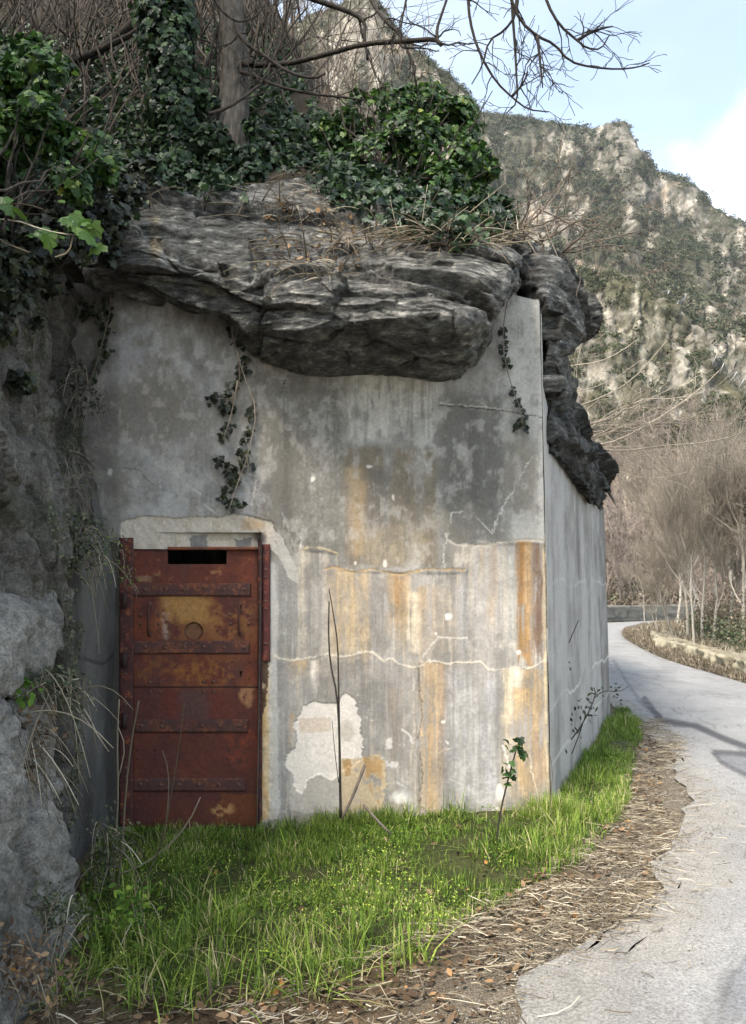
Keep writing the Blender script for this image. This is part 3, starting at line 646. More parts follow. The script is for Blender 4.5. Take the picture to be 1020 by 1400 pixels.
for k, (v0, v1, ua, ub, us_) in enumerate(((797, 815, 176, 343, riv), (876, 894, 176, 341, riv), (983.5, 1001.5, 184, 339, [194, 221, 275, 301, 328]), (1064, 1082, 182, 336, [192, 219, 245, 272, 299, 326]))):
    plate('strap', ua, ub, v0, v1, DOFF + .016, .010, (80, 56, 52), door, 100 + k * 7)
    for uu in us_: rivet(uu + rng.normal() * .5, (v0 + v1) / 2 + rng.normal() * .5, DOFF + .014, door)
for (uu, vv) in ((192, 841), (192, 853), (217, 841), (217, 853), (315, 841), (315, 853), (340, 841), (340, 853), (205, 933), (219, 933), (205, 946), (219, 946), (278, 932), (292, 932), (278, 946), (292, 946)):
    rivet(uu, vv, DOFF + (.003 if vv < 939 else -.001), door, .82)
for uu, vt, vb in ((205.5, 829, 867), (328, 829, 866)):
    mb = MB(); a_ = W(uu, vt, DOFF); b_ = W(uu, vb, DOFF); o_ = np.array([0, -.045, 0])
    pts = [a_ + (0, .01, 0), a_ + o_ * .6, a_ + o_ + (0, 0, -.015), (a_ + b_) / 2 + o_ * 1.05, b_ + o_ + (0, 0, .015), b_ + o_ * .6, b_ + (0, .01, 0)]
    mb.tube(pts, .009, 8); V = np.concatenate(mb.V)
    h = mesh('handle', V, [np.concatenate(f) for f in mb.F.values()], M_rust, col=np.ones((len(V), 1)) * colr_(78, 50, 44))
    under(door, h)
    for q in (vt - 3, vb + 1): rivet(uu, q, DOFF + .004, door, 1.05)
plate('jamb', 163, 182.3, 735, 1130, .012, .03, (74, 46, 44), frame, 131, .004)
plate('jamb', 352.6, 358.5, 738, 1126, .014, .02, (70, 46, 44), frame, 133, .002)
plate('jamb', 358.5, 369.5, 744, 905, .016, .02, (86, 48, 46), frame, 135, .003)
plate('head', 229, 352, 747.5, 752, .002, .02, (110, 76, 60), frame, 137, .004)
for vv in (760, 779, 789, 822, 832, 880): rivet(363 if vv > 765 else 361, vv, .014, frame, .8)
for vv in (832, 868, 887, 905, 922, 953, 963, 978, 1050, 1062): rivet(172, vv, .010, frame, .8)
for vv in (821, 902, 985): 
    mb = MB(); p = W(171, vv, .012); mb.tube([p + (0, -.012, -.05), p + (0, -.012, .05)], .02, 10); V = np.concatenate(mb.V)
    h = mesh('hinge', V, [np.concatenate(f) for f in mb.F.values()], M_rust, col=np.ones((len(V), 1)) * colr_(56, 40, 38)); under(frame, h)

# ---------------------------------------------------------------- rocks
def strata(Pw, amp=1.0, seed=3):
    """angular broken relief along beds that dip gently to the right"""
    x, y, z = Pw[..., 0], Pw[..., 1], Pw[..., 2]
    w1 = fbm(Pw * 2.2, 3, seed)
    q = z + .13 * x + .07 * w1; B = np.stack([x + .10 * w1, y + .1 * w1, q], -1)
    a1, e1 = facet(B * np.array([.85, 1.0, 3.0]), seed, 1.5); a2, e2 = facet(B * np.array([1.7, 2.0, 9.0]), seed + 20, 1.2); a3, e3 = facet(B * np.array([6, 6, 40]), seed + 40, .8)
    r = .075 * a1 + .020 * a2 + .0050 * a3 - .030 * (1 - ss(0, .035, e1)) - .007 * (1 - ss(0, .04, e2)) - .002 * (1 - ss(0, .1, e3)) + .008 * vnoise(np.stack([x * 1.5, y * 1.5, q * 30], -1), seed + 3)
    r = r + .03 * fbm(Pw * 1.5, 3, seed + 9) + .007 * fbm(Pw * 16, 4, seed + 11)
    return r * amp
def gnorm(Pg):
    du = np.gradient(Pg, axis=1); dv = np.gradient(Pg, axis=0); n = np.cross(du, dv)
    return n / (np.linalg.norm(n, axis=-1, keepdims=True) + 1e-9)
# overhanging slab: loft across the wall, profile runs top-back -> top lip -> front lip -> underside -> wall
keys = [(95, (300, 5.9), (345, 5.45), (365, 5.30), (375, 5.32), (372, 5.5)),
        (150, (262, 6.1), (315, 5.35), (350, 5.12), (378, 5.14), (385, 5.45)),
        (205, (245, 6.2), (280, 5.50), (345, 5.08), (392, 5.10), (403, 5.45)),
        (260, (240, 6.3), (285, 5.50), (365, 5.05), (418, 5.12), (430, 5.47)),
        (312, (235, 6.3), (300, 5.45), (375, 5.02), (425, 5.10), (437, 5.50)),
        (345, (235, 6.4), (310, 5.35), (385, 4.98), (445, 5.06), (484, 5.52)),
        (385, (235, 6.4), (320, 5.30), (395, 4.92), (452, 4.93), (504, 5.54)),
        (440, (245, 6.4), (335, 5.25), (400, 4.85), (448, 4.80), (517, 5.56)),
        (500, (255, 6.4), (342, 5.10), (395, 4.82), (438, 4.74), (515, 5.58)),
        (560, (270, 6.4), (342, 5.05), (390, 4.82), (434, 4.72), (520, 5.60)),
        (610, (285, 6.4), (345, 5.02), (392, 4.84), (436, 4.74), (523, 5.60)),
        (645, (295, 6.4), (348, 5.02), (392, 4.88), (434, 4.82), (505, 5.62)),
        (672, (305, 6.4), (350, 5.05), (385, 4.98), (424, 5.02), (446, 5.64)),
        (700, (315, 6.4), (352, 5.15), (372, 5.12), (392, 5.20), (404, 5.66)),
        (714, (325, 6.4), (354, 5.40), (366, 5.42), (380, 5.5), (390, 5.68))]
nu, nv = 620, 400
ku = np.array([k[0] for k in keys], float); uu = np.linspace(95, 714, nu)
ctrl = np.array([[P(k[0], c[0], c[1]) for c in k[1:]] for k in keys])        # keys x 5 x 3
def crs(xk, yk, x):
    """smooth interpolation through keys (Catmull-like via cubic hermite)"""
    m = np.gradient(yk, xk, axis=0); i = np.clip(np.searchsorted(xk, x) - 1, 0, len(xk) - 2)
    h = xk[i + 1] - xk[i]; t = (x - xk[i]) / h; sh = (len(x),) + (1,) * (yk.ndim - 1); t = t.reshape(sh); h = h.reshape(sh)
    return (2 * t**3 - 3 * t**2 + 1) * yk[i] + (t**3 - 2 * t**2 + t) * h * m[i] + (-2 * t**3 + 3 * t**2) * yk[i + 1] + (t**3 - t**2) * h * m[i + 1]
cc_ = crs(ku, ctrl, uu)                                                     # nu x 5 x 3
_kp = np.array([0, 1.3, 2.0, 2.5, 3.5]); _kc = np.swapaxes(cc_, 0, 1); _tv = np.linspace(0, 3.5, nv)
G_ = .08 * crs(_kp, _kc, _tv); _ii = np.clip(np.searchsorted(_kp, _tv) - 1, 0, 3); _tt = ((_tv - _kp[_ii]) / (_kp[_ii + 1] - _kp[_ii]))[:, None, None]; G_ = G_ + .92 * (_kc[_ii] * (1 - _tt) + _kc[_ii + 1] * _tt)   # nv x nu x 3
N_ = gnorm(G_); N_ *= -np.sign((N_[..., 1].mean()))
fe = ss(0, .04, np.linspace(0, 1, nv))[:, None] * 1.0
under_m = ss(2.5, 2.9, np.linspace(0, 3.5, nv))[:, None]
dsp = strata(G_, 1.0) * (1 - .25 * under_m)
G2 = G_ + N_ * (dsp * (1 - .6 * ss(3.2, 3.5, np.linspace(0, 3.5, nv))[:, None]))[..., None]
# fissures across the slab
u_, v_ = pix(G2)
for pl, wd, dp in (([(470, 372), (520, 366), (560, 372), (610, 380), (672, 398)], 3, .05), ([(345, 330), (352, 400), (350, 470)], 5, .05), ([(560, 345), (575, 352), (600, 362)], 3, .03), ([(205, 330), (240, 350), (290, 372), (340, 385)], 4, .04), ([(250, 352), (275, 360), (300, 375)], 7, .05), ([(390, 380), (420, 372), (455, 372)], 5, .04), ([(460, 400), (520, 405), (590, 402), (660, 418)], 3, .03)):
    d, _ = pline(u_ + 4 * n2(u_, v_, .05, .05, 3, 7), v_ + 4 * n2(u_, v_, .05, .05, 3, 8), pl); G2 = G2 - N_ * (dp * (1 - ss(wd * .3, wd * 1.5, d)))[..., None]
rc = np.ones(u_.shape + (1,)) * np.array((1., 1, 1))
rc = mixm(rc, ss(-.1, .4, n2(u_, v_, .02, .02, 4, 77)) * under_m, (.75, .75, .68))  # underside blotched darker: shade painted into the rock colour
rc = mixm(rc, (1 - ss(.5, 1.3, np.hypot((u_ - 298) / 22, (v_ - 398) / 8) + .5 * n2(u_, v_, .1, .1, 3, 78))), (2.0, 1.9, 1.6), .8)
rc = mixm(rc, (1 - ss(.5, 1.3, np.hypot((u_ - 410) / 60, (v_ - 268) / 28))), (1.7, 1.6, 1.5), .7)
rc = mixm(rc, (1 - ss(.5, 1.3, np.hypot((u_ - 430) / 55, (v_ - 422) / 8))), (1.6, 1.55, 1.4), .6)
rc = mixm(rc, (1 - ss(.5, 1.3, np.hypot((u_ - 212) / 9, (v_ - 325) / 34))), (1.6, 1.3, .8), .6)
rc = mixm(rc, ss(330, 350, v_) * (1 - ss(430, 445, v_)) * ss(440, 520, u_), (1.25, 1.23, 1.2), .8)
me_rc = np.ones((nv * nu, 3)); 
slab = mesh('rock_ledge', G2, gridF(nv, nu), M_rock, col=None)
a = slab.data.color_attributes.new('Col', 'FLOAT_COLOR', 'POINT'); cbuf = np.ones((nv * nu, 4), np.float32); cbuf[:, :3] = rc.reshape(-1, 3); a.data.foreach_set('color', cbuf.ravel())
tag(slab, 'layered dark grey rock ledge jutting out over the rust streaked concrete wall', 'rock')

def hullrock(name, hulls, vox, amp, mat, seed=1, colr=(1, 1, 1), smooth_it=3, fn=None):
    """hulls of measured points, voxel-joined into one rock and given bedding relief"""
    import bmesh
    bm = bmesh.new()
    for pts in hulls:
        b2 = bmesh.new(); vs = [b2.verts.new(tuple(float(t) for t in p)) for p in pts]
        r_ = bmesh.ops.convex_hull(b2, input=vs)
        bmesh.ops.delete(b2, geom=[e for e in r_['geom_interior'] if isinstance(e, bmesh.types.BMVert)], context='VERTS')
        tmp = bpy.data.meshes.new('t'); b2.to_mesh(tmp); b2.free(); bm.from_mesh(tmp); bpy.data.meshes.remove(tmp)
    me = bpy.data.meshes.new(name + '_rough'); bm.to_mesh(me); bm.free()
    o = bpy.data.objects.new(name + '_rough', me); COL.objects.link(o)
    md = o.modifiers.new('r', 'REMESH'); md.mode = 'VOXEL'; md.voxel_size = vox
    sm = o.modifiers.new('s', 'SMOOTH'); sm.iterations = smooth_it; sm.factor = .5
    ev = o.evaluated_get(bpy.context.evaluated_depsgraph_get()); m2 = bpy.data.meshes.new_from_object(ev)
    n = len(m2.vertices); V = np.empty(n * 3, np.float32); m2.vertices.foreach_get('co', V); V = V.reshape(-1, 3).astype(float)
    N = np.empty(n * 3, np.float32); m2.vertices.foreach_get('normal', N); N = N.reshape(-1, 3)
    d = strata(V, amp, seed) if fn is None else fn(V)
    V2 = V + N * d[:, None]
    m2.vertices.foreach_set('co', V2.astype(np.float32).ravel())
    m2.polygons.foreach_set('use_smooth', np.ones(len(m2.polygons), bool))
    a = m2.color_attributes.new('Col', 'FLOAT_COLOR', 'POINT'); cb = np.ones((n, 4), np.float32); cb[:, :3] = colr(V2) if callable(colr) else colr; a.data.foreach_set('color', cb.ravel())
    m2.materials.clear(); m2.materials.append(mat); m2.update()
    bpy.data.objects.remove(o); bpy.data.meshes.remove(me)
    m2.name = name; r = bpy.data.objects.new(name, m2); COL.objects.link(r); return r
def pts(*a): return [P(*q) for q in a]
rb = hullrock('rock_buttress', [
    pts((700, 350, 6.4), (735, 345, 6.3), (768, 355, 6.3), (750, 415, 5.82), (794, 400, 6.4), (802, 440, 6.4), (800, 468, 6.4), (784, 490, 6.4), (752, 485, 5.85), (700, 360, 7.6), (760, 350, 8.0), (800, 430, 8.0), (745, 470, 7.5)),
    pts((749, 440, 5.80), (774, 465, 6.2), (766, 500, 6.15), (764, 540, 6.1), (762, 570, 6.05), (750, 600, 5.82), (745, 440, 8), (780, 500, 7.5), (755, 600, 7.5)),
    pts((749, 560, 5.80), (772, 560, 6.3), (786, 592, 7.0), (818, 640, 7.6), (826, 655, 7.8), (825, 675, 8.0), (820, 694, 8.5), (800, 684, 7.4), (784, 650, 6.6), (776, 628, 6.25), (754, 622, 5.82), (770, 590, 6.0), (745, 560, 8.4), (800, 590, 8.8), (825, 640, 9.3), (818, 700, 9.3)),
    pts((690, 340, 6.8), (740, 335, 6.9), (780, 380, 7.3), (790, 440, 8.0), (700, 360, 8.5), (760, 470, 8.5))],
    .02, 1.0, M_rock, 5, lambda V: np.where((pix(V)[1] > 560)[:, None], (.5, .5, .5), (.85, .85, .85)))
tag(rb, 'dark craggy rock bulging past the corner of the bunker above its roadside wall', 'rock')

# left cliff: X as a function of depth and height; concrete wing beside the door is its own part of the bunker
ys = np.arange(1.2, 5.62, .014); zs = np.arange(-.3, 4.5, .014)
Yc, Zc = np.meshgrid(ys, zs)
base = np.interp(Zc, [-.3, 1.7, 1.9, 2.55, 3.65, 4.5], [-1.76, -1.77, -1.80, -1.98, -2.10, -2.22])
PQ = np.stack([Yc * 0, Yc, Zc], -1)
r1 = fbm(np.stack([Yc * .9, Zc * .5, Yc * 0], -1), 4, 41); r2 = ridged(np.stack([Yc * 3.5, Zc * 1.1, Yc * 0], -1), 4, 42); r3 = fbm(np.stack([Yc * 14, Zc * 8, Yc * 0], -1), 4, 43)
nearm = 1 - ss(4.3, 4.9, Yc)
r4 = ridged(np.stack([Yc * 9, Zc * 3.2, Yc * 0], -1), 4, 48)
PC = np.stack([Yc * 0, Yc * 1.0 + .25 * Zc, Zc * .55], -1); k1, e1 = facet(PC * 2.4 + .5 * r1[..., None], 400, 1.0); k2, e2 = facet(PC * 7 + .4 * r1[..., None], 430, 1.0)
Xc = base + (.12 * r1 + .05 * r2 + .03 * r4 + .07 * k1 + .028 * k2 - .04 * (1 - ss(0, .12, e1)) - .015 * (1 - ss(0, .15, e2))) * (.15 + .85 * np.maximum(nearm, ss(1.9, 2.3, Zc) * .8)) + .022 * r3
Xc += .10 * (1 - ss(2.6, 4.2, Yc)) * ss(1.2, 2.2, Zc) - .12 * (1 - ss(.9, 1.5, Zc)) * (1 - ss(3.6, 4.4, Yc))
Xc -= .03 * (1 - ss(4.2, 5.4, Yc)) * 0
cl = np.ones(Yc.shape + (1,)) * col(82, 81, 78)
cl = mixm(cl, ss(.0, .5, r2), col(112, 110, 106), .7); cl = mixm(cl, ss(-.1, .4, -r2), col(50, 52, 52), .8)
cl = mixm(cl, ss(.1, .5, n2(Yc, Zc, 9, 1.2, 5, 44)), col(134, 132, 128), .45)
cl = mixm(cl, ss(.1, .5, n2(Yc, Zc, 3, 3, 4, 45)), col(66, 72, 58), .6); cl = mixm(cl, ss(.1, .4, n2(Yc, Zc, 14, 5, 5, 49, .7)), col(138, 135, 128), .5); cl = mixm(cl, ss(.1, .4, -n2(Yc, Zc, 14, 6, 5, 50, .7)), col(44, 44, 42), .5)
Gc = np.stack([Xc, Yc, Zc], -1)
mk = (((Yc < 4.62 + .10 * r1) | (Zc > 1.95 + .2 * r1)) & (Zc < 3.80 + .15 * r1))[:-1, :-1]
tag(mesh('cliff', Gc, gridF(*Yc.shape, mask=mk), M_cliff, col=cl * .86 * np.array([1.06, 1.0, .92])), kind='structure')
mk2 = ((Yc > 4.0) & (Zc < 2.35) & (Yc < 5.45))[:-1, :-1]
Xw = np.interp(Zc, [-.3, 1.7, 1.9, 2.55], [-1.745, -1.75, -1.79, -1.98]) + .008 * r3 + .012 * r1 - .02 * (1 - ss(4.0, 4.7, Yc))
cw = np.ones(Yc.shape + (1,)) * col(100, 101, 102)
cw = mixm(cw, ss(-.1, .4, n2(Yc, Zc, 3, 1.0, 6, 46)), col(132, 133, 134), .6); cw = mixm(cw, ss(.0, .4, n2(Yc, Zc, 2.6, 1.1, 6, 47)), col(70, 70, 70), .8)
for pl, w2 in (([(4.2, 1.1), (4.5, 1.25), (4.8, 1.22), (5.2, 1.15), (5.5, 1.22)], .008), ([(4.3, .3), (4.7, .15), (4.9, -.1)], .012), ([(5.05, 1.2), (5.06, 1.8)], .006)):
    d, _ = pline(Yc + .04 * r3, Zc + .04 * r1, pl); q = 1 - ss(w2 * .4, w2 * 1.6, d); cw = mixm(cw, q, col(40, 40, 42), .7); Xw = Xw - .01 * q
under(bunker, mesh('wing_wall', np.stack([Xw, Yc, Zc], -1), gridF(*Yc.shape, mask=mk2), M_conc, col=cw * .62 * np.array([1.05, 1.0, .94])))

bl_col = lambda V: np.array(L(132, 128, 121, .9)) * (1 + .35 * fbm(V * 2.2, 4, 4)[:, None]) * (1 + .5 * np.clip(fbm(V * np.array([3, 3, 9]), 4, 6), -.6, .6)[:, None])
def rough(V):
    k1, e1 = facet(V * 3.2, 410, 1.0); k2, e2 = facet(V * 9, 440, 1.0); return .04 * fbm(V * 2, 3, 8) + .045 * k1 + .018 * k2 - .03 * (1 - ss(0, .1, e1)) - .008 * (1 - ss(0, .15, e2)) + .008 * fbm(V * 24, 3, 10)
bo = hullrock('boulder', [
    [(-1.95, 4.05, -.2), (-1.30, 3.76, -.2), (-1.37, 3.78, .25), (-1.42, 3.80, .6), (-1.48, 3.82, .95), (-1.50, 3.84, 1.14), (-1.9, 4.0, 1.2), (-1.95, 2.6, -.2), (-1.35, 2.6, -.2), (-1.45, 2.6, .9), (-1.50, 2.8, 1.10), (-1.95, 2.6, 1.2)],
    [(-1.36, 3.72, -.2), (-1.40, 3.72, .1), (-1.28, 3.3, .0), (-1.25, 3.2, -.2), (-1.22, 2.6, -.2), (-1.3, 2.6, .35), (-1.8, 3.6, -.2), (-1.8, 3.4, .5)]],
    .022, 1, M_cliff, 2, bl_col, 5, rough)
tag(bo, 'large grey boulder with a flat face at the lower left beside the door', 'boulder')
bo2 = hullrock('rock_block', [[(-1.98, 4.2, 1.1), (-1.60, 4.05, 1.12), (-1.60, 4.05, 1.48), (-1.66, 4.1, 1.58), (-2.0, 4.2, 1.62), (-1.52, 3.7, 1.1), (-1.55, 3.6, 1.50), (-1.95, 3.1, 1.15), (-1.95, 3.1, 1.6), (-1.52, 3.1, 1.2)]],
    .02, 1, M_cliff, 3, lambda V: np.array(L(134, 130, 123, .9)) * (1 + .5 * fbm(V * 5, 4, 14)[:, None]), 4, rough)
tag(bo2, 'paler cracked rock block on the left cliff above the dry grass tuft', 'rock')

# ---------------------------------------------------------------- bank above the bunker
def bank(x, y):
    d = np.maximum(y - 5.75, -(x + 2.15))
    h = 3.78 + 1.22 * np.maximum(d, 0) + .55 * ss(.1, .6, d)
    cap = np.interp(x, [-1.6, -.9, -.3, .3, .9, 1.5, 2.1, 3], [60, 7.3, 6.1, 5.55, 5.2, 4.75, 4.2, 3.4]) + .04 * (y - 7)
    side = 2.9 + 1.5 * (1.2357 + (y - 5.65) * .4 - x)
    return np.minimum(np.minimum(h, cap), side), d
bx = np.arange(-9, 3.8, .07); by = np.arange(.5, 17, .07)
X, Y = np.meshgrid(bx, by); Z, D = bank(X, Y)
Z = Z + .16 * n2(X, Y, 1.1, 1.1, 4, 55) * ss(0, .6, D) + .04 * n2(X, Y, 6, 6, 3, 56)
mk = ((D > -.12) & (Z > 2.5) & (X < 1.2357 + (Y - 5.65) * .4015 - .12))[:-1, :-1]
t = n2(X, Y, 2.2, 2.2, 4, 57)
bc = np.ones(X.shape + (1,)) * np.array(L(62, 56, 46)); bc = mixm(bc, ss(0, .5, t), L(96, 88, 74), .8)
tag(mesh('bank', np.stack([X, Y, Z], -1), gridF(*X.shape, mask=mk), M_soil, col=bc), kind='structure')

# ---------------------------------------------------------------- mountains
def hill(name, crest, vbase, Y0, Y1, u0, u1, du, rows, lights, seed, amp, cols, pw=1.0, jag=5):
    us = np.arange(u0, u1, du); s_ = np.linspace(0, 1.06, rows); U, S = np.meshgrid(us, s_)
    cu, cv = np.array(crest, float).T
    cr = np.interp(U, cu, cv) + jag * n2(U, U * 0, .05, 1, 4, seed) + jag * .5 * n2(U, U * 0, .16, 1, 3, seed + 1)
    vb = np.interp(U, *np.array(vbase, float).T) if isinstance(vbase, list) else vbase
    Sc = np.minimum(S, 1); V = vb + (cr - vb) * Sc ** pw
    Yd = Y0 + (Y1 - Y0) * S ** 1.15
    Pw = P(U, V, Yd); over = np.maximum(S - 1, 0); Pw[..., 2] -= over * (Y1 - Y0) * 1.6
    # relief: buttresses and gullies running down the slope
    k = 1.0 / (amp * 7)
    gl = ridged(np.stack([Pw[..., 0] * k * 1.3, Pw[..., 2] * k * .45, Pw[..., 1] * k * .3], -1), 5, seed + 3, .6)
    ff = fbm(np.stack([Pw[..., 0] * k * 5, Pw[..., 2] * k * 3, Pw[..., 1] * k * 2], -1), 5, seed + 4, .65)
    N = gnorm(Pw); N *= -np.sign(N[..., 1].mean()); e = ss(0, .1, S) * (1 - .75 * ss(.88, 1, S))
    fk, fe_ = facet(Pw * np.array([1, 1, .6]) * (k * 6.5), seed, 1.0); fk2, _q = facet(Pw * np.array([1, 1, .6]) * (k * 16), seed + 9, 1.0)
    Pw = Pw + N * ((amp * gl + amp * .45 * ff + amp * .20 * fk + amp * .08 * fk2 - amp * .12 * (1 - ss(0, .15, fe_))) * e)[..., None]
    u, v = pix(Pw)
    a1 = n2(u, v, .022, .016, 5, seed + 5, .65); a2 = n2(u, v, .10, .035, 5, seed + 6, .6); a3 = n2(u, v, .25, .25, 3, seed + 7)
    rock = ss(.0, .22, a1 * .8 + .40 * a2 + .25 * a3)
    for (x, y, rx, ry, kk) in lights:
        d = np.hypot((u - x) / rx, (v - y) / ry) + .5 * a1 + .25 * a2; rock = np.clip(rock + kk * .75 * (1 - ss(.4, 1.2, d)) * (.4 + .6 * ss(-.25, .15, a2 + .5 * a3)), 0, 1)
    C = np.ones(u.shape + (1,)) * np.array(L(*cols[0])); C = mixm(C, ss(-.1, .4, a3 + a1), L(*cols[1]), .7)
    rk = np.ones(u.shape + (1,)) * np.array(L(*cols[2])); rk = mixm(rk, ss(0, .4, a2), L(*cols[3]), .85); rk = mixm(rk, ss(.05, .4, -a2), L(*cols[4]), .85); rk = mixm(rk, ss(.3, .5, n2(u, v, .03, .03, 3, seed + 9)), L(160, 136, 106), .35); rk = rk * (1 + .35 * a3)[..., None]
    C = C * (1 - rock[..., None]) + rk * rock[..., None]
    o = mesh(name, Pw, gridF(*U.shape), M_hill, col=C); tag(o, kind='structure')
    return Pw, N, rock, u, v, S
def clumps(name, base, size, nf, mat, fs=.24, flat=.8, label=None):
    """scrub: each crown is a cloud of small crossing leaf faces"""
    n = len(base); q = rng.normal(size=(n, nf, 3)); q /= np.linalg.norm(q, axis=-1, keepdims=True); q[..., 2] = np.abs(q[..., 2]) * 1.1 - .2
    r = rng.random((n, nf, 1)) ** .35; lump = 1 + .45 * rng.normal(size=(n, nf, 1)) * .5
    c = base[:, None] + q * r * lump * size[:, None, None] * np.array([1, 1, flat])
    a = rng.normal(size=(n, nf, 3)); a /= np.linalg.norm(a, axis=-1, keepdims=True); b_ = np.cross(a, rng.normal(size=(n, nf, 3))); b_ /= np.linalg.norm(b_, axis=-1, keepdims=True)
    f = fs * size[:, None, None] * (.5 + rng.random((n, nf, 1)))
    V = np.stack([c - a * f * .6, c + b_ * f * .5, c + a * f * .6, c - b_ * f * .45], 2).reshape(-1, 3)
    Fq = np.arange(len(V)).reshape(-1, 4)
    rn = np.repeat(np.clip(rng.random((n, 1)) * .6 + rng.random((n, nf)) * .4, 0, 1).reshape(-1), 4)
    o = mesh(name, V, Fq, mat, smooth=False, attrs={'rnd': rn}); tag(o, label, None, None, 'stuff'); return o
GR = [(76, 76, 62), (98, 92, 78), (126, 120, 110), (166, 158, 144), (84, 80, 75)]
c3 = [(380, 40), (560, 150), (690, 158), (740, 163), (800, 180), (815, 180), (835, 172), (853, 170), (862, 186), (870, 208), (900, 232), (930, 245), (950, 262), (972, 288), (1000, 298), (1020, 312), (1100, 380), (1200, 450), (1500, 560)]
h3 = hill('mountain', c3, 640, 130, 380, 500, 1420, 2.2, 330, [(835, 205, 42, 40, 1.3), (905, 265, 60, 32, 1.1), (760, 200, 60, 25, .4), (1000, 350, 25, 50, .6), (720, 260, 25, 22, .5), (985, 400, 40, 50, .5), (1000, 480, 30, 40, .5), (800, 330, 40, 30, .3), (940, 320, 40, 25, -.6), (780, 270, 60, 30, -.4), (880, 350, 60, 40, -.5)], 210, 12, GR)
c4 = [(-900, -500), (100, -120), (300, 20), (380, 42), (430, 22), (465, 8), (490, -18), (512, -5), (530, 30), (560, 75), (600, 95), (640, 125), (655, 145), (668, 190), (680, 330), (690, 420), (700, 520)]
h4 = hill('mountain_spur', c4, 560, 60, 210, -600, 690, 3, 260, [(500, 60, 60, 60, .7), (470, 130, 80, 60, .4), (640, 110, 40, 20, -.5)], 240, 7, GR)
c2 = [(600, 470), (720, 400), (770, 375), (830, 372), (880, 398), (920, 425), (955, 470), (990, 545), (1050, 600), (1500, 700)]
h2 = hill('crag', c2, 700, 88, 128, 640, 1400, 2.2, 190, [(800, 440, 60, 50, .8), (870, 500, 60, 60, .9), (940, 520, 40, 40, .5), (900, 440, 40, 25, .6)], 270, 4.0, [(84, 82, 64), (108, 102, 84), (126, 121, 110), (158, 151, 137), (86, 82, 76)])
c1 = [(600, 600), (740, 560), (830, 590), (900, 600), (960, 585), (1020, 600), (1500, 640)]
h1 = hill('hillside', [(u_, v_ + 22) for u_, v_ in c1], [(600, 850), (900, 850), (960, 905), (1500, 980)], 47, 90, 640, 1450, 3, 110, [], 300, 1.2, [(96, 86, 74), (118, 106, 92), (130, 120, 104), (150, 140, 122), (90, 84, 74)], 1.1, 3)
for k, (h, n, s0, s1, nf) in enumerate(((h3, 6500, .8, 3.4, 60), (h4, 2400, .5, 1.8, 60), (h2, 2600, .3, 1.4, 60))):
    Pw, N, rock, u, v, S = h
    w_ = (1.0 - rock) ** 1.6 + .05; w_ = w_ * (S < 1.0) * (u > (640 if k != 1 else 330)) * (u < 1060 if k != 1 else u < 700) * (.15 + ss(-.2, .3, n2(u, v, .03, .03, 3, 88 + k)))
    if k == 0: w_ = w_ * (v < 480)
    w_ = w_.ravel() / w_.sum(); i = rng.choice(len(w_), n, p=w_)
    sz = s0 + (s1 - s0) * rng.random(n) ** 2.5
    clumps('scrub', Pw.reshape(-1, 3)[i] + (0, 0, .2), sz, nf, M_shrub)
    i = rng.choice(len(w_), n // 3, p=w_); clumps('leafless_scrub', Pw.reshape(-1, 3)[i] + (0, 0, .2), sz[:len(i)] * 1.1, nf, M_bram, .14)
    # a fringe of small trees along the skyline
    cr = np.where((S.ravel() > .985) & (S.ravel() < 1.0))[0]; cr = cr[(u.ravel()[cr] > 420) & (u.ravel()[cr] < 1050)]
    if k < 2:
        j = rng.choice(cr, 260); j = j[n2(u.ravel()[j], v.ravel()[j] * 0, .03, 1, 3, 5) > -.05]; clumps('skyline_scrub', Pw.reshape(-1, 3)[j], rng.uniform(.6, 2.3, len(j)) * (1 if k == 0 else .6), 60, M_shrub, flat=1.1)

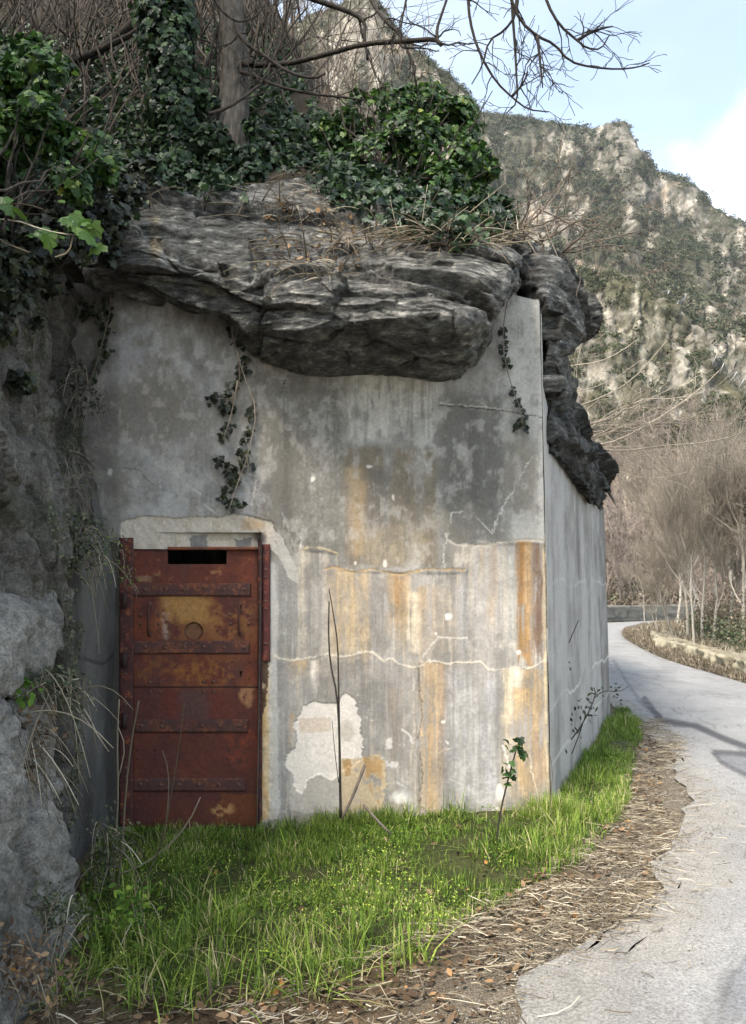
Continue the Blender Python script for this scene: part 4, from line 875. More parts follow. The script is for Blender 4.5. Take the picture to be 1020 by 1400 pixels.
# rockfall barriers on the slope: leaning posts with net
Mm, nt, b = newmat('galvanised_steel', .5, .5); b.inputs['Metallic'].default_value = .0
t = tex(nt, 'ShaderNodeTexNoise', 3); nt.links.new(ramp(nt, t.outputs['Fac'], [(.3, L(140, 140, 138)), (.7, L(176, 176, 174))]), b.inputs['Base Color'])
Mn, nt, b = newmat('steel_net', .7, .3); t = tex(nt, 'ShaderNodeTexNoise', 3)
nt.links.new(ramp(nt, t.outputs['Fac'], [(.3, L(70, 78, 92)), (.7, L(96, 104, 118))]), b.inputs['Base Color'])
for lab, posts, Yb in (('upper rockfall barrier of leaning steel posts with a dark net on the crag', [((889, 413), (897, 394)), ((907, 415), (915, 397)), ((921, 424), (928, 411)), ((934, 413), (938, 402))], 127),
                       ('lower rockfall barrier of leaning steel posts at the right edge of the mountain', [((973, 498), (979, 487)), ((983, 510), (990, 496)), ((996, 523), (1008, 508)), ((1008, 532), (1018, 517))], 118)):
    root = empty('rockfall_barrier', P(posts[0][0][0], posts[0][0][1], Yb), lab, 'barrier', 'rockfall barriers on the mountain')
    for a_, b_ in posts:
        mb = MB(); mb.tube([P(a_[0], a_[1] + 3, Yb), P(*b_, Yb - 1)], .075, 6); under(root, mb.build('post', Mm))
    mb = MB()
    for (a0, b0), (a1, b1) in zip(posts[:-1], posts[1:]):
        for q in np.linspace(0, 1, 7):
            p0 = P(a0[0] + (b0[0] - a0[0]) * q, a0[1] + (b0[1] - a0[1]) * q, Yb - q); p1 = P(a1[0] + (b1[0] - a1[0]) * q, a1[1] + (b1[1] - a1[1]) * q, Yb - q)
            mb.tube([p0, (p0 + p1) / 2 + (0, 0, -.08), p1], .012, 4)
        for q in np.linspace(0.08, .92, 9):
            lo = P(a0[0] + (a1[0] - a0[0]) * q, a0[1] + (a1[1] - a0[1]) * q, Yb); hi = P(b0[0] + (b1[0] - b0[0]) * q, b0[1] + (b1[1] - b0[1]) * q, Yb - 1)
            mb.tube([lo, hi], .010, 4)
    under(root, mb.build('net', Mn))

# ---------------------------------------------------------------- far side of the bend: retaining wall, parapet
def wallrun(name, line, h, th, mat, colf, label, zoff=0, rough_=.02, seed=5, du=.10, dz=.05):
    q = resamp(line, np.linspace(0, 1, int(np.sum(np.hypot(*np.diff(np.array(line), axis=0).T)) / du)))
    t = np.gradient(q, axis=0); t /= np.linalg.norm(t, axis=1, keepdims=True); nn = np.stack([t[:, 1], -t[:, 0]], -1)     # right side
    prof = [(-th / 2, -.4)] + [(-th / 2, z) for z in np.arange(0, h, dz)] + [(x, h) for x in np.linspace(-th / 2 + .03, th / 2 - .03, 5)] + [(th / 2, z) for z in np.arange(0, h, dz)[::-1]] + [(th / 2, -.4)]
    pr = np.array(prof); z0 = gz(q[:, 0], q[:, 1]) + zoff
    Vw = np.stack([q[:, 0][:, None] + nn[:, 0][:, None] * pr[:, 0], q[:, 1][:, None] + nn[:, 1][:, None] * pr[:, 0], z0[:, None] + pr[:, 1]], -1)
    s_ = np.arange(len(q))[:, None] * du + 0 * pr[:, 0]; zz = pr[:, 1] + 0 * s_
    ch = .17 if h > .5 else .36; bl = .42 if h > .5 else .95; row = np.floor(zz / ch); blk = np.abs(((s_ + .23 * row + .1 * vnoise(np.stack([s_, row, row], -1), 3)) / bl) % 1 - .5) * 2
    joint = np.maximum(ss(.88, .98, blk), ss(.75, .95, np.abs((zz / ch) % 1 - .5) * 2))
    id_ = _hash(np.floor((s_ + .23 * row) / bl).astype(int), row.astype(int), row.astype(int) * 0, 3)
    off = rough_ * (fbm(Vw * 4, 3, seed) - .6 * joint + .4 * id_)
    Vw[..., 0] += nn[:, 0][:, None] * off * np.sign(pr[:, 0] + 1e-6); Vw[..., 1] += nn[:, 1][:, None] * off * np.sign(pr[:, 0] + 1e-6); Vw[..., 2] += off * (pr[:, 1] >= h)
    cc = colf(Vw, joint, id_); o = mesh(name, Vw, gridF(*s_.shape), mat, col=cc); return o
def cw_(Vw, j, id_): 
    c = np.ones(j.shape + (1,)) * np.array(L(96, 94, 88)); c = mixm(c, .5 + .5 * id_, L(124, 121, 114), .6); return mixm(c, j, L(70, 72, 74), .7)
def cp_(Vw, j, id_):
    c = np.ones(j.shape + (1,)) * np.array(L(146, 138, 118)); c = mixm(c, .5 + .5 * id_, L(186, 176, 152), .6); c = mixm(c, ss(0, .5, fbm(Vw * 5, 3, 9)), L(112, 110, 88), .5); return mixm(c, j, L(78, 72, 60), .7)
ls = [tuple(q) for q in smoothline(RL)]; off_l = []
for i in range(1, len(ls) - 1):
    t = np.array(ls[i + 1]) - np.array(ls[i - 1]); t /= np.linalg.norm(t) + 1e-9
    if ls[i][1] > 22: off_l.append((ls[i][0] - t[1] * .35, ls[i][1] + t[0] * .35))
tag(wallrun('retaining_wall', off_l, .82, .4, M_plain, cw_, '', 0, .04, 5, .16, .06), 'low grey retaining wall curving round the outside of the road bend', 'wall')
par = [(5.7, 8.2), (6.2, 11), (6.62, 14), (7.0, 17), (7.55, 20.5), (8.6, 24)]
tag(wallrun('parapet', par, .34, .42, M_plain, cp_, '', -.02, .16, 6, .05, .03), 'low lichen covered stone parapet edging the road above the valley', 'wall')

# ---------------------------------------------------------------- leaves, blades and stems
IVY = (np.array([(0, 0, 0), (.26, -.10, -.05), (.52, .12, -.13), (.34, .34, -.07), (.40, .62, -.13), (.14, .74, -.08), (0, 1, -.16), (-.26, -.10, -.05), (-.52, .12, -.13), (-.34, .34, -.07), (-.40, .62, -.13), (-.14, .74, -.08)], float),
       [np.array([(0, 1, 2, 3), (0, 3, 4, 5), (0, 8, 7, 0)])[:2], np.array([(0, 9, 8, 7), (0, 11, 10, 9)]), np.array([(0, 5, 6), (0, 6, 11)])])
OVAL = (np.array([(0, 0, 0), (.22, .25, -.04), (.24, .6, -.07), (0, 1, -.14), (-.22, .25, -.04), (-.24, .6, -.07)], float),
        [np.array([(0, 1, 2, 3), (0, 3, 5, 4)])])
def leaves(name, pos, nrm, size, mat, parent=None, T=IVY, droop=.6, rnd=None, kind=None):
    n = len(pos); nrm = nrm / (np.linalg.norm(nrm, axis=1, keepdims=True) + 1e-9)
    tip = rng.normal(size=(n, 3)) * .7 + np.array([0, 0, -droop * 1.6]); tip -= nrm * (tip * nrm).sum(1, keepdims=True); tip /= np.linalg.norm(tip, axis=1, keepdims=True) + 1e-9
    sd_ = np.cross(tip, nrm); TV, TF = T
    V = pos[:, None] + size[:, None, None] * (sd_[:, None] * TV[None, :, :1] + tip[:, None] * (TV[None, :, 1:2] - .3) + nrm[:, None] * TV[None, :, 2:])
    o_ = (np.arange(n) * len(TV))[:, None, None]
    Fs = [(f[None] + o_).reshape(-1, f.shape[1]) for f in TF]
    r_ = rng.random(n) if rnd is None else rnd
    o = mesh(name, V.reshape(-1, 3), Fs, mat, None, False, attrs={'rnd': np.repeat(r_, len(TV))})
    if kind: tag(o, kind=kind)
    return under(parent, o) if parent else o
def blobs(spec, dens, sizes, gap=.0, seed=1, shell=.30):
    """leaf positions through lumpy crowns: spec = (u, v, Y, r)"""
    Ps, Ns, Ss = [], [], []
    for (bu, bv, bY, br) in spec:
        n = int(dens * br * br); q = rng.normal(size=(n, 3)); q /= np.linalg.norm(q, axis=1, keepdims=True)
        r = br * (rng.random((n, 1)) ** shell) * (1 + .35 * fbm(q * 2.2 + bu, 3, seed)[:, None])
        p = P(bu, bv, bY) + q * r * np.array([1, .8, .9]); k = fbm(p * 3.2, 3, seed + 2) > gap - .35
        Ps.append(p[k]); Ns.append((q * .6 + rng.normal(size=(n, 3)) * .45 + np.array([0, -.35, .45]))[k]); Ss.append(rng.uniform(*sizes, n)[k])
    return np.concatenate(Ps), np.concatenate(Ns), np.concatenate(Ss)
def wig(p0, p1, n=6, a=.05):
    t = np.linspace(0, 1, n)[:, None]; p = np.array(p0) * (1 - t) + np.array(p1) * t; w_ = np.cumsum(rng.normal(size=(n, 3)), 0) * a * np.linalg.norm(np.array(p1) - np.array(p0)) / n
    return p + w_ - w_[-1] * t
def path(px, Y, n=None):
    """smooth 3-D path through photograph points"""
    px = np.array(px, float); Yv = np.broadcast_to(np.asarray(Y, float), (len(px),)); p = P(px[:, 0], px[:, 1], Yv)
    for _ in range(1):
        q = [p[0]]
        for a, b_ in zip(p[:-1], p[1:]): q += [a * .75 + b_ * .25, a * .25 + b_ * .75]
        q.append(p[-1]); p = np.array(q)
    return p
def grow(p, d, ln, r, depth, out, spr=.55, up=.12, kids=(3, 5), nseg=5, wob=.16, taper=.35):
    d = np.array(d, float); d /= np.linalg.norm(d); pts_ = [np.array(p, float)]; ds = [d]
    for i in range(nseg):
        d = d + rng.normal(size=3) * wob + np.array([0, 0, up]); d /= np.linalg.norm(d); pts_.append(pts_[-1] + d * ln / nseg); ds.append(d)
    out.append((np.array(pts_), np.linspace(r, r * taper, nseg + 1), depth))
    if depth > 0:
        for k in range(rng.integers(*kids)):
            t = rng.uniform(.25, 1.0); i = min(int(t * nseg), nseg - 1); f = t * nseg - i; q = pts_[i] * (1 - f) + pts_[i + 1] * f
            dd = ds[i] + rng.normal(size=3) * spr
            grow(q, dd, ln * rng.uniform(.45, .7), r * (1 - t * .6) * .6, depth - 1, out, spr, up, kids, max(3, nseg - 1), wob, taper)
    return out

# bush on the ledge
bush = empty('evergreen_bush', P(540, 300, 6.5), 'large glossy green bush growing on top of the rock ledge right of the tree trunk', 'bush')
spec = [(450, 195, 6.9, .26), (500, 170, 6.9, .30), (545, 150, 6.8, .26), (560, 205, 6.5, .34), (615, 175, 6.6, .28), (632, 150, 6.6, .14), (645, 215, 6.4, .22), (600, 255, 6.3, .28), (520, 235, 6.4, .34), (470, 250, 6.6, .30), (650, 270, 6.4, .14), (570, 285, 6.3, .22), (425, 270, 6.6, .24), (668, 232, 6.4, .11), (520, 290, 6.5, .30), (590, 130, 6.8, .14), (515, 125, 6.9, .14)]
spec += [(q[0] + rng.normal() * 26, q[1] + rng.normal() * 18, q[2], rng.uniform(.06, .13)) for q in spec for _ in range(2)]
spec = [q for q in spec if q[0] < 675 and not (q[0] > 640 and q[1] < 165)]
p, n_, s_ = blobs(spec, 15000, (.035, .075), .26, 3, .5)
leaves('foliage', p, n_, s_, M_leaf, bush, IVY, .9, rng.random(len(p)) * .984)
mb = MB()
for q in spec:
    for _ in range(5): mb.tube(wig(P(540, 300, 6.6) + rng.normal(size=3) * .12, P(*q[:3]) + rng.normal(size=3) * q[3] * .7, 7, .25), np.linspace(.014, .004, 7), 5)
under(bush, mb.build('stem', M_dark))

# ivy blanket over the bank and the cliff top
def bankpts(n, x0, x1, y0, y1, dmin, dmax, poly=None, lift=.10):
    x = rng.uniform(x0, x1, n); y = rng.uniform(y0, y1, n); z, d = bank(x, y); z = z + .16 * n2(x, y, 1.1, 1.1, 4, 55) * ss(0, .6, d)
    p = np.stack([x, y, z], -1); u, v = pix(p); k = (d > dmin) & (d < dmax)
    if poly: k &= inpoly(u + 12 * n2(u, v, .05, .05, 3, 4), v + 12 * n2(u, v, .05, .05, 3, 5), poly)
    k &= (n2(x, y, 2.6, 2.6, 3, 91) > -.28)
    p = p[k]; p[:, 2] += lift * rng.random(len(p)) ** 2 + .10 * np.maximum(0, n2(p[:, 0], p[:, 1], 3, 3, 3, 92)); return p
ivb = empty('ivy_blanket', (-1.9, 6.2, 4.0), 'dark ivy covering the bank around the tree foot above the rock ledge', 'ivy')
p = bankpts(150000, -7, 1.4, 3.2, 11, -.05, 3.6, [(-900, -300), (330, -100), (420, 130), (470, 200), (560, 290), (690, 330), (640, 345), (560, 300), (470, 300), (430, 240), (340, 238), (300, 250), (190, 238), (150, 300), (110, 360), (-900, 420)])
n_ = rng.normal(size=p.shape) * .5 + np.array([.15, -.6, .6]); leaves('foliage', p, n_, rng.uniform(.042, .078, len(p)), M_ivy, ivb, IVY, .7, rng.random(len(p)) * .95)
lb = empty('ivy_bush', P(60, 330, 4.0), 'bright lobed ivy bush spilling over the cliff top at the upper left', 'bush')
p, n_, s_ = blobs([(10, 120, 4.4, .26), (55, 105, 4.3, .22), (-10, 190, 4.2, .30), (60, 180, 4.2, .24), (105, 195, 4.3, .16), (30, 240, 4.1, .25), (128, 170, 4.4, .10), (90, 250, 4.2, .16), (140, 230, 4.5, .12), (-40, 280, 4.0, .25), (10, 70, 4.5, .14), (150, 175, 4.6, .08), (80, 70, 4.4, .09), (130, 130, 4.5, .08), (165, 215, 4.7, .07), (40, 60, 4.5, .1)], 10500, (.028, .066), .24, 7, .5)
leaves('foliage', p, n_, s_, M_leaf, lb, IVY, .8, rng.random(len(p)) * .98)
mb = MB()
for q in ((10, 120), (55, 105), (60, 180), (105, 195), (128, 170), (90, 250), (30, 240)):
    for _ in range(4): mb.tube(wig(P(0, 330, 4.1) + rng.normal(size=3) * .15, P(q[0], q[1], 4.2) + rng.normal(size=3) * .1, 7, .3), np.linspace(.009, .003, 7), 5)
under(lb, mb.build('stem', M_dark))
sp_ = empty('ivy_spray', P(20, 290, 3.8), 'bright ivy spray reaching out below the upper left bush against the dark rock', 'ivy')
mb = MB()
for pl in ([(-30, 285), (10, 278), (40, 280), (60, 287)], [(-30, 300), (20, 300), (60, 315), (100, 322), (130, 318)], [(100, 322), (95, 345), (75, 352)], [(-20, 310), (0, 330), (40, 345)]):
    mb.tube(path(pl, 3.9), .004, 5)
under(sp_, mb.build('stem', M_straw))
c_ = np.array([(5, 275), (12, 285), (28, 290), (90, 300), (98, 305), (106, 297), (114, 302), (122, 306), (112, 316), (120, 322), (130, 312), (126, 330), (134, 338), (60, 318), (70, 316), (48, 320), (80, 322), (2, 308), (-10, 300), (66, 328), (104, 312)], float)
p = P(c_[:, 0], c_[:, 1], 3.85 + rng.random(len(c_)) * .1); leaves('foliage', p, rng.normal(size=p.shape) * .4 + np.array([.2, -.7, .5]), rng.uniform(.07, .105, len(p)), M_leaf, sp_, IVY, .7, rng.uniform(.6, .95, len(p)))
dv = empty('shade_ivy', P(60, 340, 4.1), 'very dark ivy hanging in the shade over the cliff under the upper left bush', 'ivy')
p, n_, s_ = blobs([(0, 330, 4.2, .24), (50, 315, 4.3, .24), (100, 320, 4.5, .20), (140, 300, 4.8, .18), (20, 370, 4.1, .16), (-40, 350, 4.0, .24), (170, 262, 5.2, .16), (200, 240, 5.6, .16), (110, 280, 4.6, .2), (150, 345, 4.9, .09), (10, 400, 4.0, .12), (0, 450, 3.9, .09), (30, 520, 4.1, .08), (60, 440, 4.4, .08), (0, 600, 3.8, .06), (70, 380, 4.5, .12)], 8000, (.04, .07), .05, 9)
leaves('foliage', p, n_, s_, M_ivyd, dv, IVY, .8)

# ---- trees on the bank
tree = empty('bare_tree', P(322, 155, 6.7), 'big bare tree with a furrowed grey trunk standing on the bank above the door', 'tree')
mb = MB(); tp = path([(312, 262), (320, 140), (321, 90), (318, 40), (312, -20), (300, -120), (280, -260)], [6.6, 6.7, 6.7, 6.7, 6.7, 6.6, 6.5])
mb.tube(tp, np.interp(np.linspace(0, 1, len(tp)), [0, .12, .3, 1], [.24, .15, .125, .09]), 16)
tv = np.concatenate(mb.V); an = np.arctan2(tv[:, 1] - 6.7, tv[:, 0] - tp[0][0])
tr = mesh('trunk', tv, [np.concatenate(f) for f in mb.F.values()], M_bark, attrs={'rnd': np.full(len(tv), .7)})
sb = tr.modifiers.new('s', 'SUBSURF'); sb.levels = sb.render_levels = 3; sb.subdivision_type = 'SIMPLE'
tx = bpy.data.textures.new('furrows', 'CLOUDS'); tx.noise_scale = .05; dm = tr.modifiers.new('d', 'DISPLACE'); dm.texture = tx; dm.strength = .03; dm.mid_level = .5
under(tree, tr)
mb = MB()
def limb(px, Y, r0, r1, tw=5, ln=.5, dp=1, c=.5):
    p = path(px, Y); k = len(p); rr = np.linspace(r0, r1, k); mb.tube(p, rr, 6, c=c)
    for _ in range(tw):
        i = rng.integers(1, k - 1); d = p[min(i + 1, k - 1)] - p[i - 1]; d /= np.linalg.norm(d)
        out = grow(p[i], d + rng.normal(size=3) * .6, ln * rng.uniform(.5, 1.2), rr[i] * .6, dp, [], .5, -.03, (2, 5), 6, .22)
        for q, r_, _d in out: mb.tube(q, np.maximum(r_, .0022), 4, c=c)
limb([(312, -20), (360, -30), (420, -4), (455, 8), (487, 20), (500, 32), (498, 50), (503, 82)], 6.3, .03, .012, 5, .5)
limb([(322, 84), (345, 90), (395, 87), (440, 76), (500, 59), (560, 56), (595, 53), (604, 62)], [6.7, 6.5, 6.3, 6.1, 5.9, 5.7, 5.6, 5.6], .026, .016, 5, .5)
limb([(598, 56), (597, 40), (603, 22), (614, -10)], 5.6, .014, .01, 3, .4)
limb([(318, 20), (330, 55), (360, 75), (395, 100), (430, 108), (445, 100)], [6.7, 6.4, 6.2, 6.1, 6, 6], .02, .008, 4, .4)
limb([(320, 95), (350, 105), (380, 118), (420, 128), (470, 133), (500, 137)], [6.7, 6.4, 6.2, 6.1, 6.1, 6.1], .018, .006, 4, .4)
limb([(500, -20), (512, 10), (530, 32), (548, 48), (560, 75), (566, 95), (569, 118)], [6.2, 6, 5.9, 5.9, 5.9, 5.9, 5.9], .018, .006, 6, .4)
limb([(286, 156), (310, 148), (335, 132), (360, 112), (372, 80), (395, 40), (420, 10)], [6.1, 6.1, 6.2, 6.3, 6.4, 6.5, 6.6], .016, .007, 4, .5, c=.95)
limb([(290, -10), (300, 12), (322, 30), (340, 28), (352, 20), (370, -5)], 6.2, .012, .007, 2, .3, c=.9)
limb([(360, 115), (400, 70), (430, 30), (450, -10)], 6.8, .012, .006, 5, .5, c=.9)
for px, Yd in (([(680, -60), (697, -5), (712, 30), (735, 50), (758, 60), (778, 84), (808, 92), (845, 95), (872, 92), (888, 86)], 5.0), ([(735, -40), (748, 5), (765, 35), (790, 56), (802, 66), (822, 68), (833, 48)], 5.1), ([(640, -30), (640, 10), (646, 45), (658, 78), (678, 112), (702, 135), (722, 150), (750, 153)], 5.1),
               ([(700, -40), (700, 10), (704, 60), (706, 100), (708, 140), (692, 155)], 5.2), ([(710, -30), (706, 20), (690, 42), (668, 55), (660, 90), (645, 115)], 5.2), ([(560, -20), (553, 10), (548, 40)], 5.4), ([(735, 50), (738, 80), (742, 120)], 5.0), ([(790, 55), (806, 45), (826, 38), (838, 36)], 5.1), ([(700, 132), (715, 115), (722, 98)], 5.1)):
    limb(px, Yd, .0125, .004, 7, .28, 1, .25)
under(tree, mb.build('branches', M_dark))
p, n_, s_ = blobs([(305, 225, 6.2, .16), (335, 215, 6.2, .14), (350, 175, 6.4, .12), (290, 190, 6.3, .16), (345, 235, 6.1, .10), (285, 140, 6.5, .10)], 14000, (.04, .07), .05, 29); o = leaves('foliage', p, n_, s_, M_ivy, ivb, IVY, .8, rng.random(len(p)) * .9)
it = empty('ivy_clad_tree', P(250, 240, 6.6), 'ivy wrapped tree trunk just left of the big bare trunk on the bank', 'tree')
mb = MB(); mb.tube(path([(252, 290), (250, 200), (246, 120), (235, 40), (225, -60), (210, -200)], 6.5), [.11] * 12, 12); under(it, mb.build('trunk', M_dark))
n = 5200; t = rng.random(n); c_ = P(252 - 30 * t, 300 - 400 * t, 6.5); a = rng.random(n) * 6.283; r = .12 + .14 * rng.random(n) * (1 + .8 * vnoise(np.stack([t * 14, a, a * 0], -1), 3)); rad = np.stack([np.cos(a), np.sin(a), 0 * a], -1)
leaves('ivy', c_ + rad * r[:, None], rad + rng.normal(size=(n, 3)) * .5 + (0, -.2, .4), rng.uniform(.05, .08, n), M_ivy, it, IVY, .8, rng.random(n) * .93)
# unseen tree added above the left cliff, placed to shade the bank and cliff
shade_tree = empty('shading_tree', (-3.6, 4.2, 5.0), 'unseen tree added on the left cliff top, its crown shading the bank and the door', 'tree')
mb = MB(); mb.tube([(-3.6, 4.2, 5.0), (-3.5, 4.3, 7.0), (-3.1, 4.4, 8.8)], [.22, .18, .1], 10); under(shade_tree, mb.build('trunk', M_dark))
pp, nn_, ss_ = [], [], []
for cx, cy_, cz, cr_ in ((-3.2, 4.4, 8.8, 1.3), (-4.2, 3.6, 8.4, 1.2), (-2.4, 5.2, 9.2, 1.0), (-3.4, 2.6, 7.9, 1.0), (-4.6, 5.2, 9.2, 1.3), (-2.5, 3.7, 8.4, .8), (-3.8, 1.5, 7.0, 1.0)):
    q = rng.normal(size=(620, 3)); q /= np.linalg.norm(q, axis=1, keepdims=True); pp.append(np.array([cx, cy_, cz]) + q * cr_ * rng.random((620, 1)) ** .4 * np.array([1, 1, .7])); nn_.append(q + rng.normal(size=q.shape) * .5)
pp = np.concatenate(pp); leaves('foliage', pp, np.concatenate(nn_), rng.uniform(.08, .15, len(pp)), M_ivy, shade_tree, OVAL)
# leaning dead trunks and thicket of vines up the bank
for lab, px, Yd, r0, r1 in (('dark leaning dead trunk rising to the right behind the upper left ivy bush', [(90, 100), (150, 60), (205, 10), (230, -30)], 7.6, .05, .035),
                            ('dark sloping fallen branch caught in the vines left of the ivy wrapped trunk', [(100, 85), (150, 62), (190, 42), (215, 10)], 7.2, .035, .02)):
    mb = MB(); mb.tube(path(px, Yd), np.linspace(r0, r1, len(path(px, Yd))), 8); o = mb.build('dead_trunk', M_dark); o.name = 'trunk'; root = empty('dead_tree', mb.V[0].mean(0), lab, 'dead tree'); under(root, o)
mb = MB()
for k in range(210):
    x = rng.uniform(-4.6, -1.2); y = rng.uniform(6.5, 9.5); z = float(bank(np.array(x), np.array(y))[0]); h = rng.uniform(1.2, 3.4)
    a = np.array([x, y, z - .1]); mb.tube(wig(a, a + (rng.normal() * .35, rng.normal() * .3, h), 9, .5), np.linspace(rng.uniform(.006, .017), .004, 9), 4)
for k in range(70):
    x = rng.uniform(-4.5, -.4); y = rng.uniform(6.8, 11); z = float(bank(np.array(x), np.array(y))[0])
    for q, r_, _ in grow((x, y, z), (rng.normal() * .3, rng.normal() * .2, 1), rng.uniform(1.2, 2.6), .016, 2, [], .6, .05, (3, 6)): mb.tube(q, np.maximum(r_, .003), 4)
tag(mb.build('thicket', M_vine), kind='stuff')
mb = MB()
for k in range(75):
    x = rng.uniform(-1.3, 2.2); y = rng.uniform(7.6, 12); z = float(bank(np.array(x), np.array(y))[0])
    hh = np.interp(x / y, [-.15, 0, .1, .2], [2.4, 1.5, .7, .5])
    for q, r_, _ in grow((x, y, z), (rng.normal() * .35 + .2, rng.normal() * .2, 1), hh * rng.uniform(.4, 1), .012, 2, [], .6, .03, (3, 6)): mb.tube(q, np.maximum(r_, .003), 4)
tag(mb.build('bare_scrub', M_twig), kind='stuff')

# ---- dead stems strewn over the ledge
mb = MB()
def on_ledge(u, v):
    i = np.argmin((u_ - u) ** 2 + (v_ - v) ** 2); return G2.reshape(-1, 3)[i]
u_, v_ = pix(G2)
us_ = u_.copy(); u_ = np.where(np.arange(nv)[:, None] * 3.5 / nv > 2.0, -1e5, u_)
dpx = [(350 + 120 * rng.random(), 330 + 65 * rng.random()) for _ in range(90)] + [(450 + 270 * rng.random(), 318 + 26 * rng.random()) for _ in range(260)] + [(560 + 150 * rng.random(), 290 + 50 * rng.random()) for _ in range(220)] + [(200 + 200 * rng.random(), 250 + 60 * rng.random()) for _ in range(50)] + [(380 + 90 * rng.random(), 240 + 70 * rng.random()) for _ in range(60)]
for (a_, b_) in dpx:
    p = on_ledge(a_, b_); d = rng.normal(size=3) * np.array([1, .6, .35]); d[1] -= .3; d /= np.linalg.norm(d); ln_ = rng.uniform(.08, .35)
    q = p + np.array([0, -.02, .03]); t = np.linspace(0, 1, 6)[:, None]
    mb.tube(q + d * ln_ * t + np.array([0, 0, -.6]) * ln_ * t ** 2 * rng.uniform(0, 1.0) + np.array([0, 0, .15]) * ln_ * t, np.linspace(.0042, .0018, 6) * rng.uniform(.7, 1.4), 4)
tag(mb.build('dry_stems', M_straw), kind='stuff')
p = np.array([on_ledge(360 + 130 * rng.random(), 250 + 130 * rng.random()) + (0, -.03, .03) for _ in range(160)]); leaves('dead_leaves', p, rng.normal(size=p.shape) * .5 + (0, -.6, .6), rng.uniform(.03, .055, len(p)), M_dead, None, OVAL, kind='stuff')
cov = []
for poly, m_ in (([(150, 236), (340, 236), (330, 262), (300, 275), (260, 262), (215, 268), (180, 280), (150, 320), (120, 350), (110, 300)], 2600), ([(430, 236), (690, 236), (700, 318), (640, 335), (560, 318), (520, 296), (470, 285), (440, 260)], 5200)):
    a_ = rng.uniform(100, 710, 60000); b_ = rng.uniform(230, 352, 60000); kk = np.where(inpoly(a_ + 8 * rng.normal(size=60000), b_ + 6 * rng.normal(size=60000), poly))[0][:m_]
    cand = np.where((u_.ravel() > 90) & (v_.ravel() > 225) & (v_.ravel() < 360))[0]; cu_, cv_ = u_.ravel()[cand], v_.ravel()[cand]
    for q in kk: cov.append(cand[np.argmin((cu_[::7] - a_[q]) ** 2 + (cv_[::7] - b_[q]) ** 2) * 7])
p = G2.reshape(-1, 3)[cov] + np.array([0, -.03, .0]) + rng.normal(size=(len(cov), 3)) * .012; p[:, 2] += .16 * rng.random(len(p)) ** 2
lc = empty('creeping_ivy', p.mean(0), 'dark ivy creeping down over the back edge of the rock ledge', 'ivy'); leaves('foliage', p, rng.normal(size=p.shape) * .5 + (0, -.6, .6), rng.uniform(.04, .075, len(p)), M_ivy, lc, IVY, .7, rng.random(len(p)) * .85)
u_ = us_
# bare shrub rising from the right end of the ledge
def shrub(name, label, roots, Yd, lens, dirs, mat, r=.012, depth=2, explicit=(), n=8, cat='shrub'):
    root = empty(name, P(roots[0][0], roots[0][1], Yd), label, cat); mb = MB()
    for (a_, b_) in roots:
        for _ in range(n):
            for q, r_, _ in grow(P(a_, b_, Yd), np.array(dirs) + rng.normal(size=3) * .45, rng.uniform(*lens), r, depth, [], .5, -.02, (2, 5), 7, .2): mb.tube(q, np.maximum(r_, .0026), 4)
    for px, Y_, r0 in explicit: q = path(px, Y_); mb.tube(q, np.linspace(r0, r0 * .4, len(q)), 5)
    under(root, mb.build('stem', mat)); return root
shrub('bare_shrub', 'bare twiggy shrub arching over the right end of the rock ledge', [(740, 330), (770, 345), (700, 320)], 6.5, (.3, .8), (.5, -.15, .45), M_twig, .011, 2,
      [([(600, 235), (640, 275), (680, 300), (715, 318), (740, 335)], 6.4, .016), ([(700, 330), (735, 295), (765, 262), (780, 228)], 6.4, .007), ([(715, 320), (760, 305), (800, 308), (835, 308)], 6.4, .006), ([(740, 280), (745, 310), (760, 345), (772, 375)], 6.3, .009), ([(735, 285), (770, 300), (810, 330), (815, 375)], 6.3, .007), ([(705, 325), (725, 300), (740, 278)], 6.3, .014), ([(690, 290), (740, 270), (775, 262)], 6.4, .006), ([(760, 400), (800, 395), (850, 392), (905, 365)], 6.6, .004)], 5)
shrub('arching_shrub', 'bare shrub with long pale shoots arching over the road behind the bunker corner', [(775, 590), (790, 610)], 9.6, (.6, 1.6), (.8, .2, .5), M_pale, .012, 2,
      [([(780, 610), (830, 608), (870, 590), (920, 560), (960, 530), (985, 505)], 9.4, .014), ([(795, 610), (850, 618), (900, 610), (960, 606), (1000, 598), (1015, 590)], 9.4, .013), ([(775, 560), (820, 545), (865, 520), (900, 480), (912, 465)], 9.6, .010), ([(780, 500), (820, 495), (850, 480), (870, 465)], 9.6, .008), ([(800, 590), (830, 570), (870, 555), (930, 525), (975, 505)], 9.5, .011), ([(865, 553), (880, 545), (930, 545), (980, 530)], 9.5, .008), ([(780, 620), (860, 650), (900, 655), (940, 645)], 9.7, .006), ([(770, 540), (830, 525), (880, 490)], 9.6, .008)], 9)

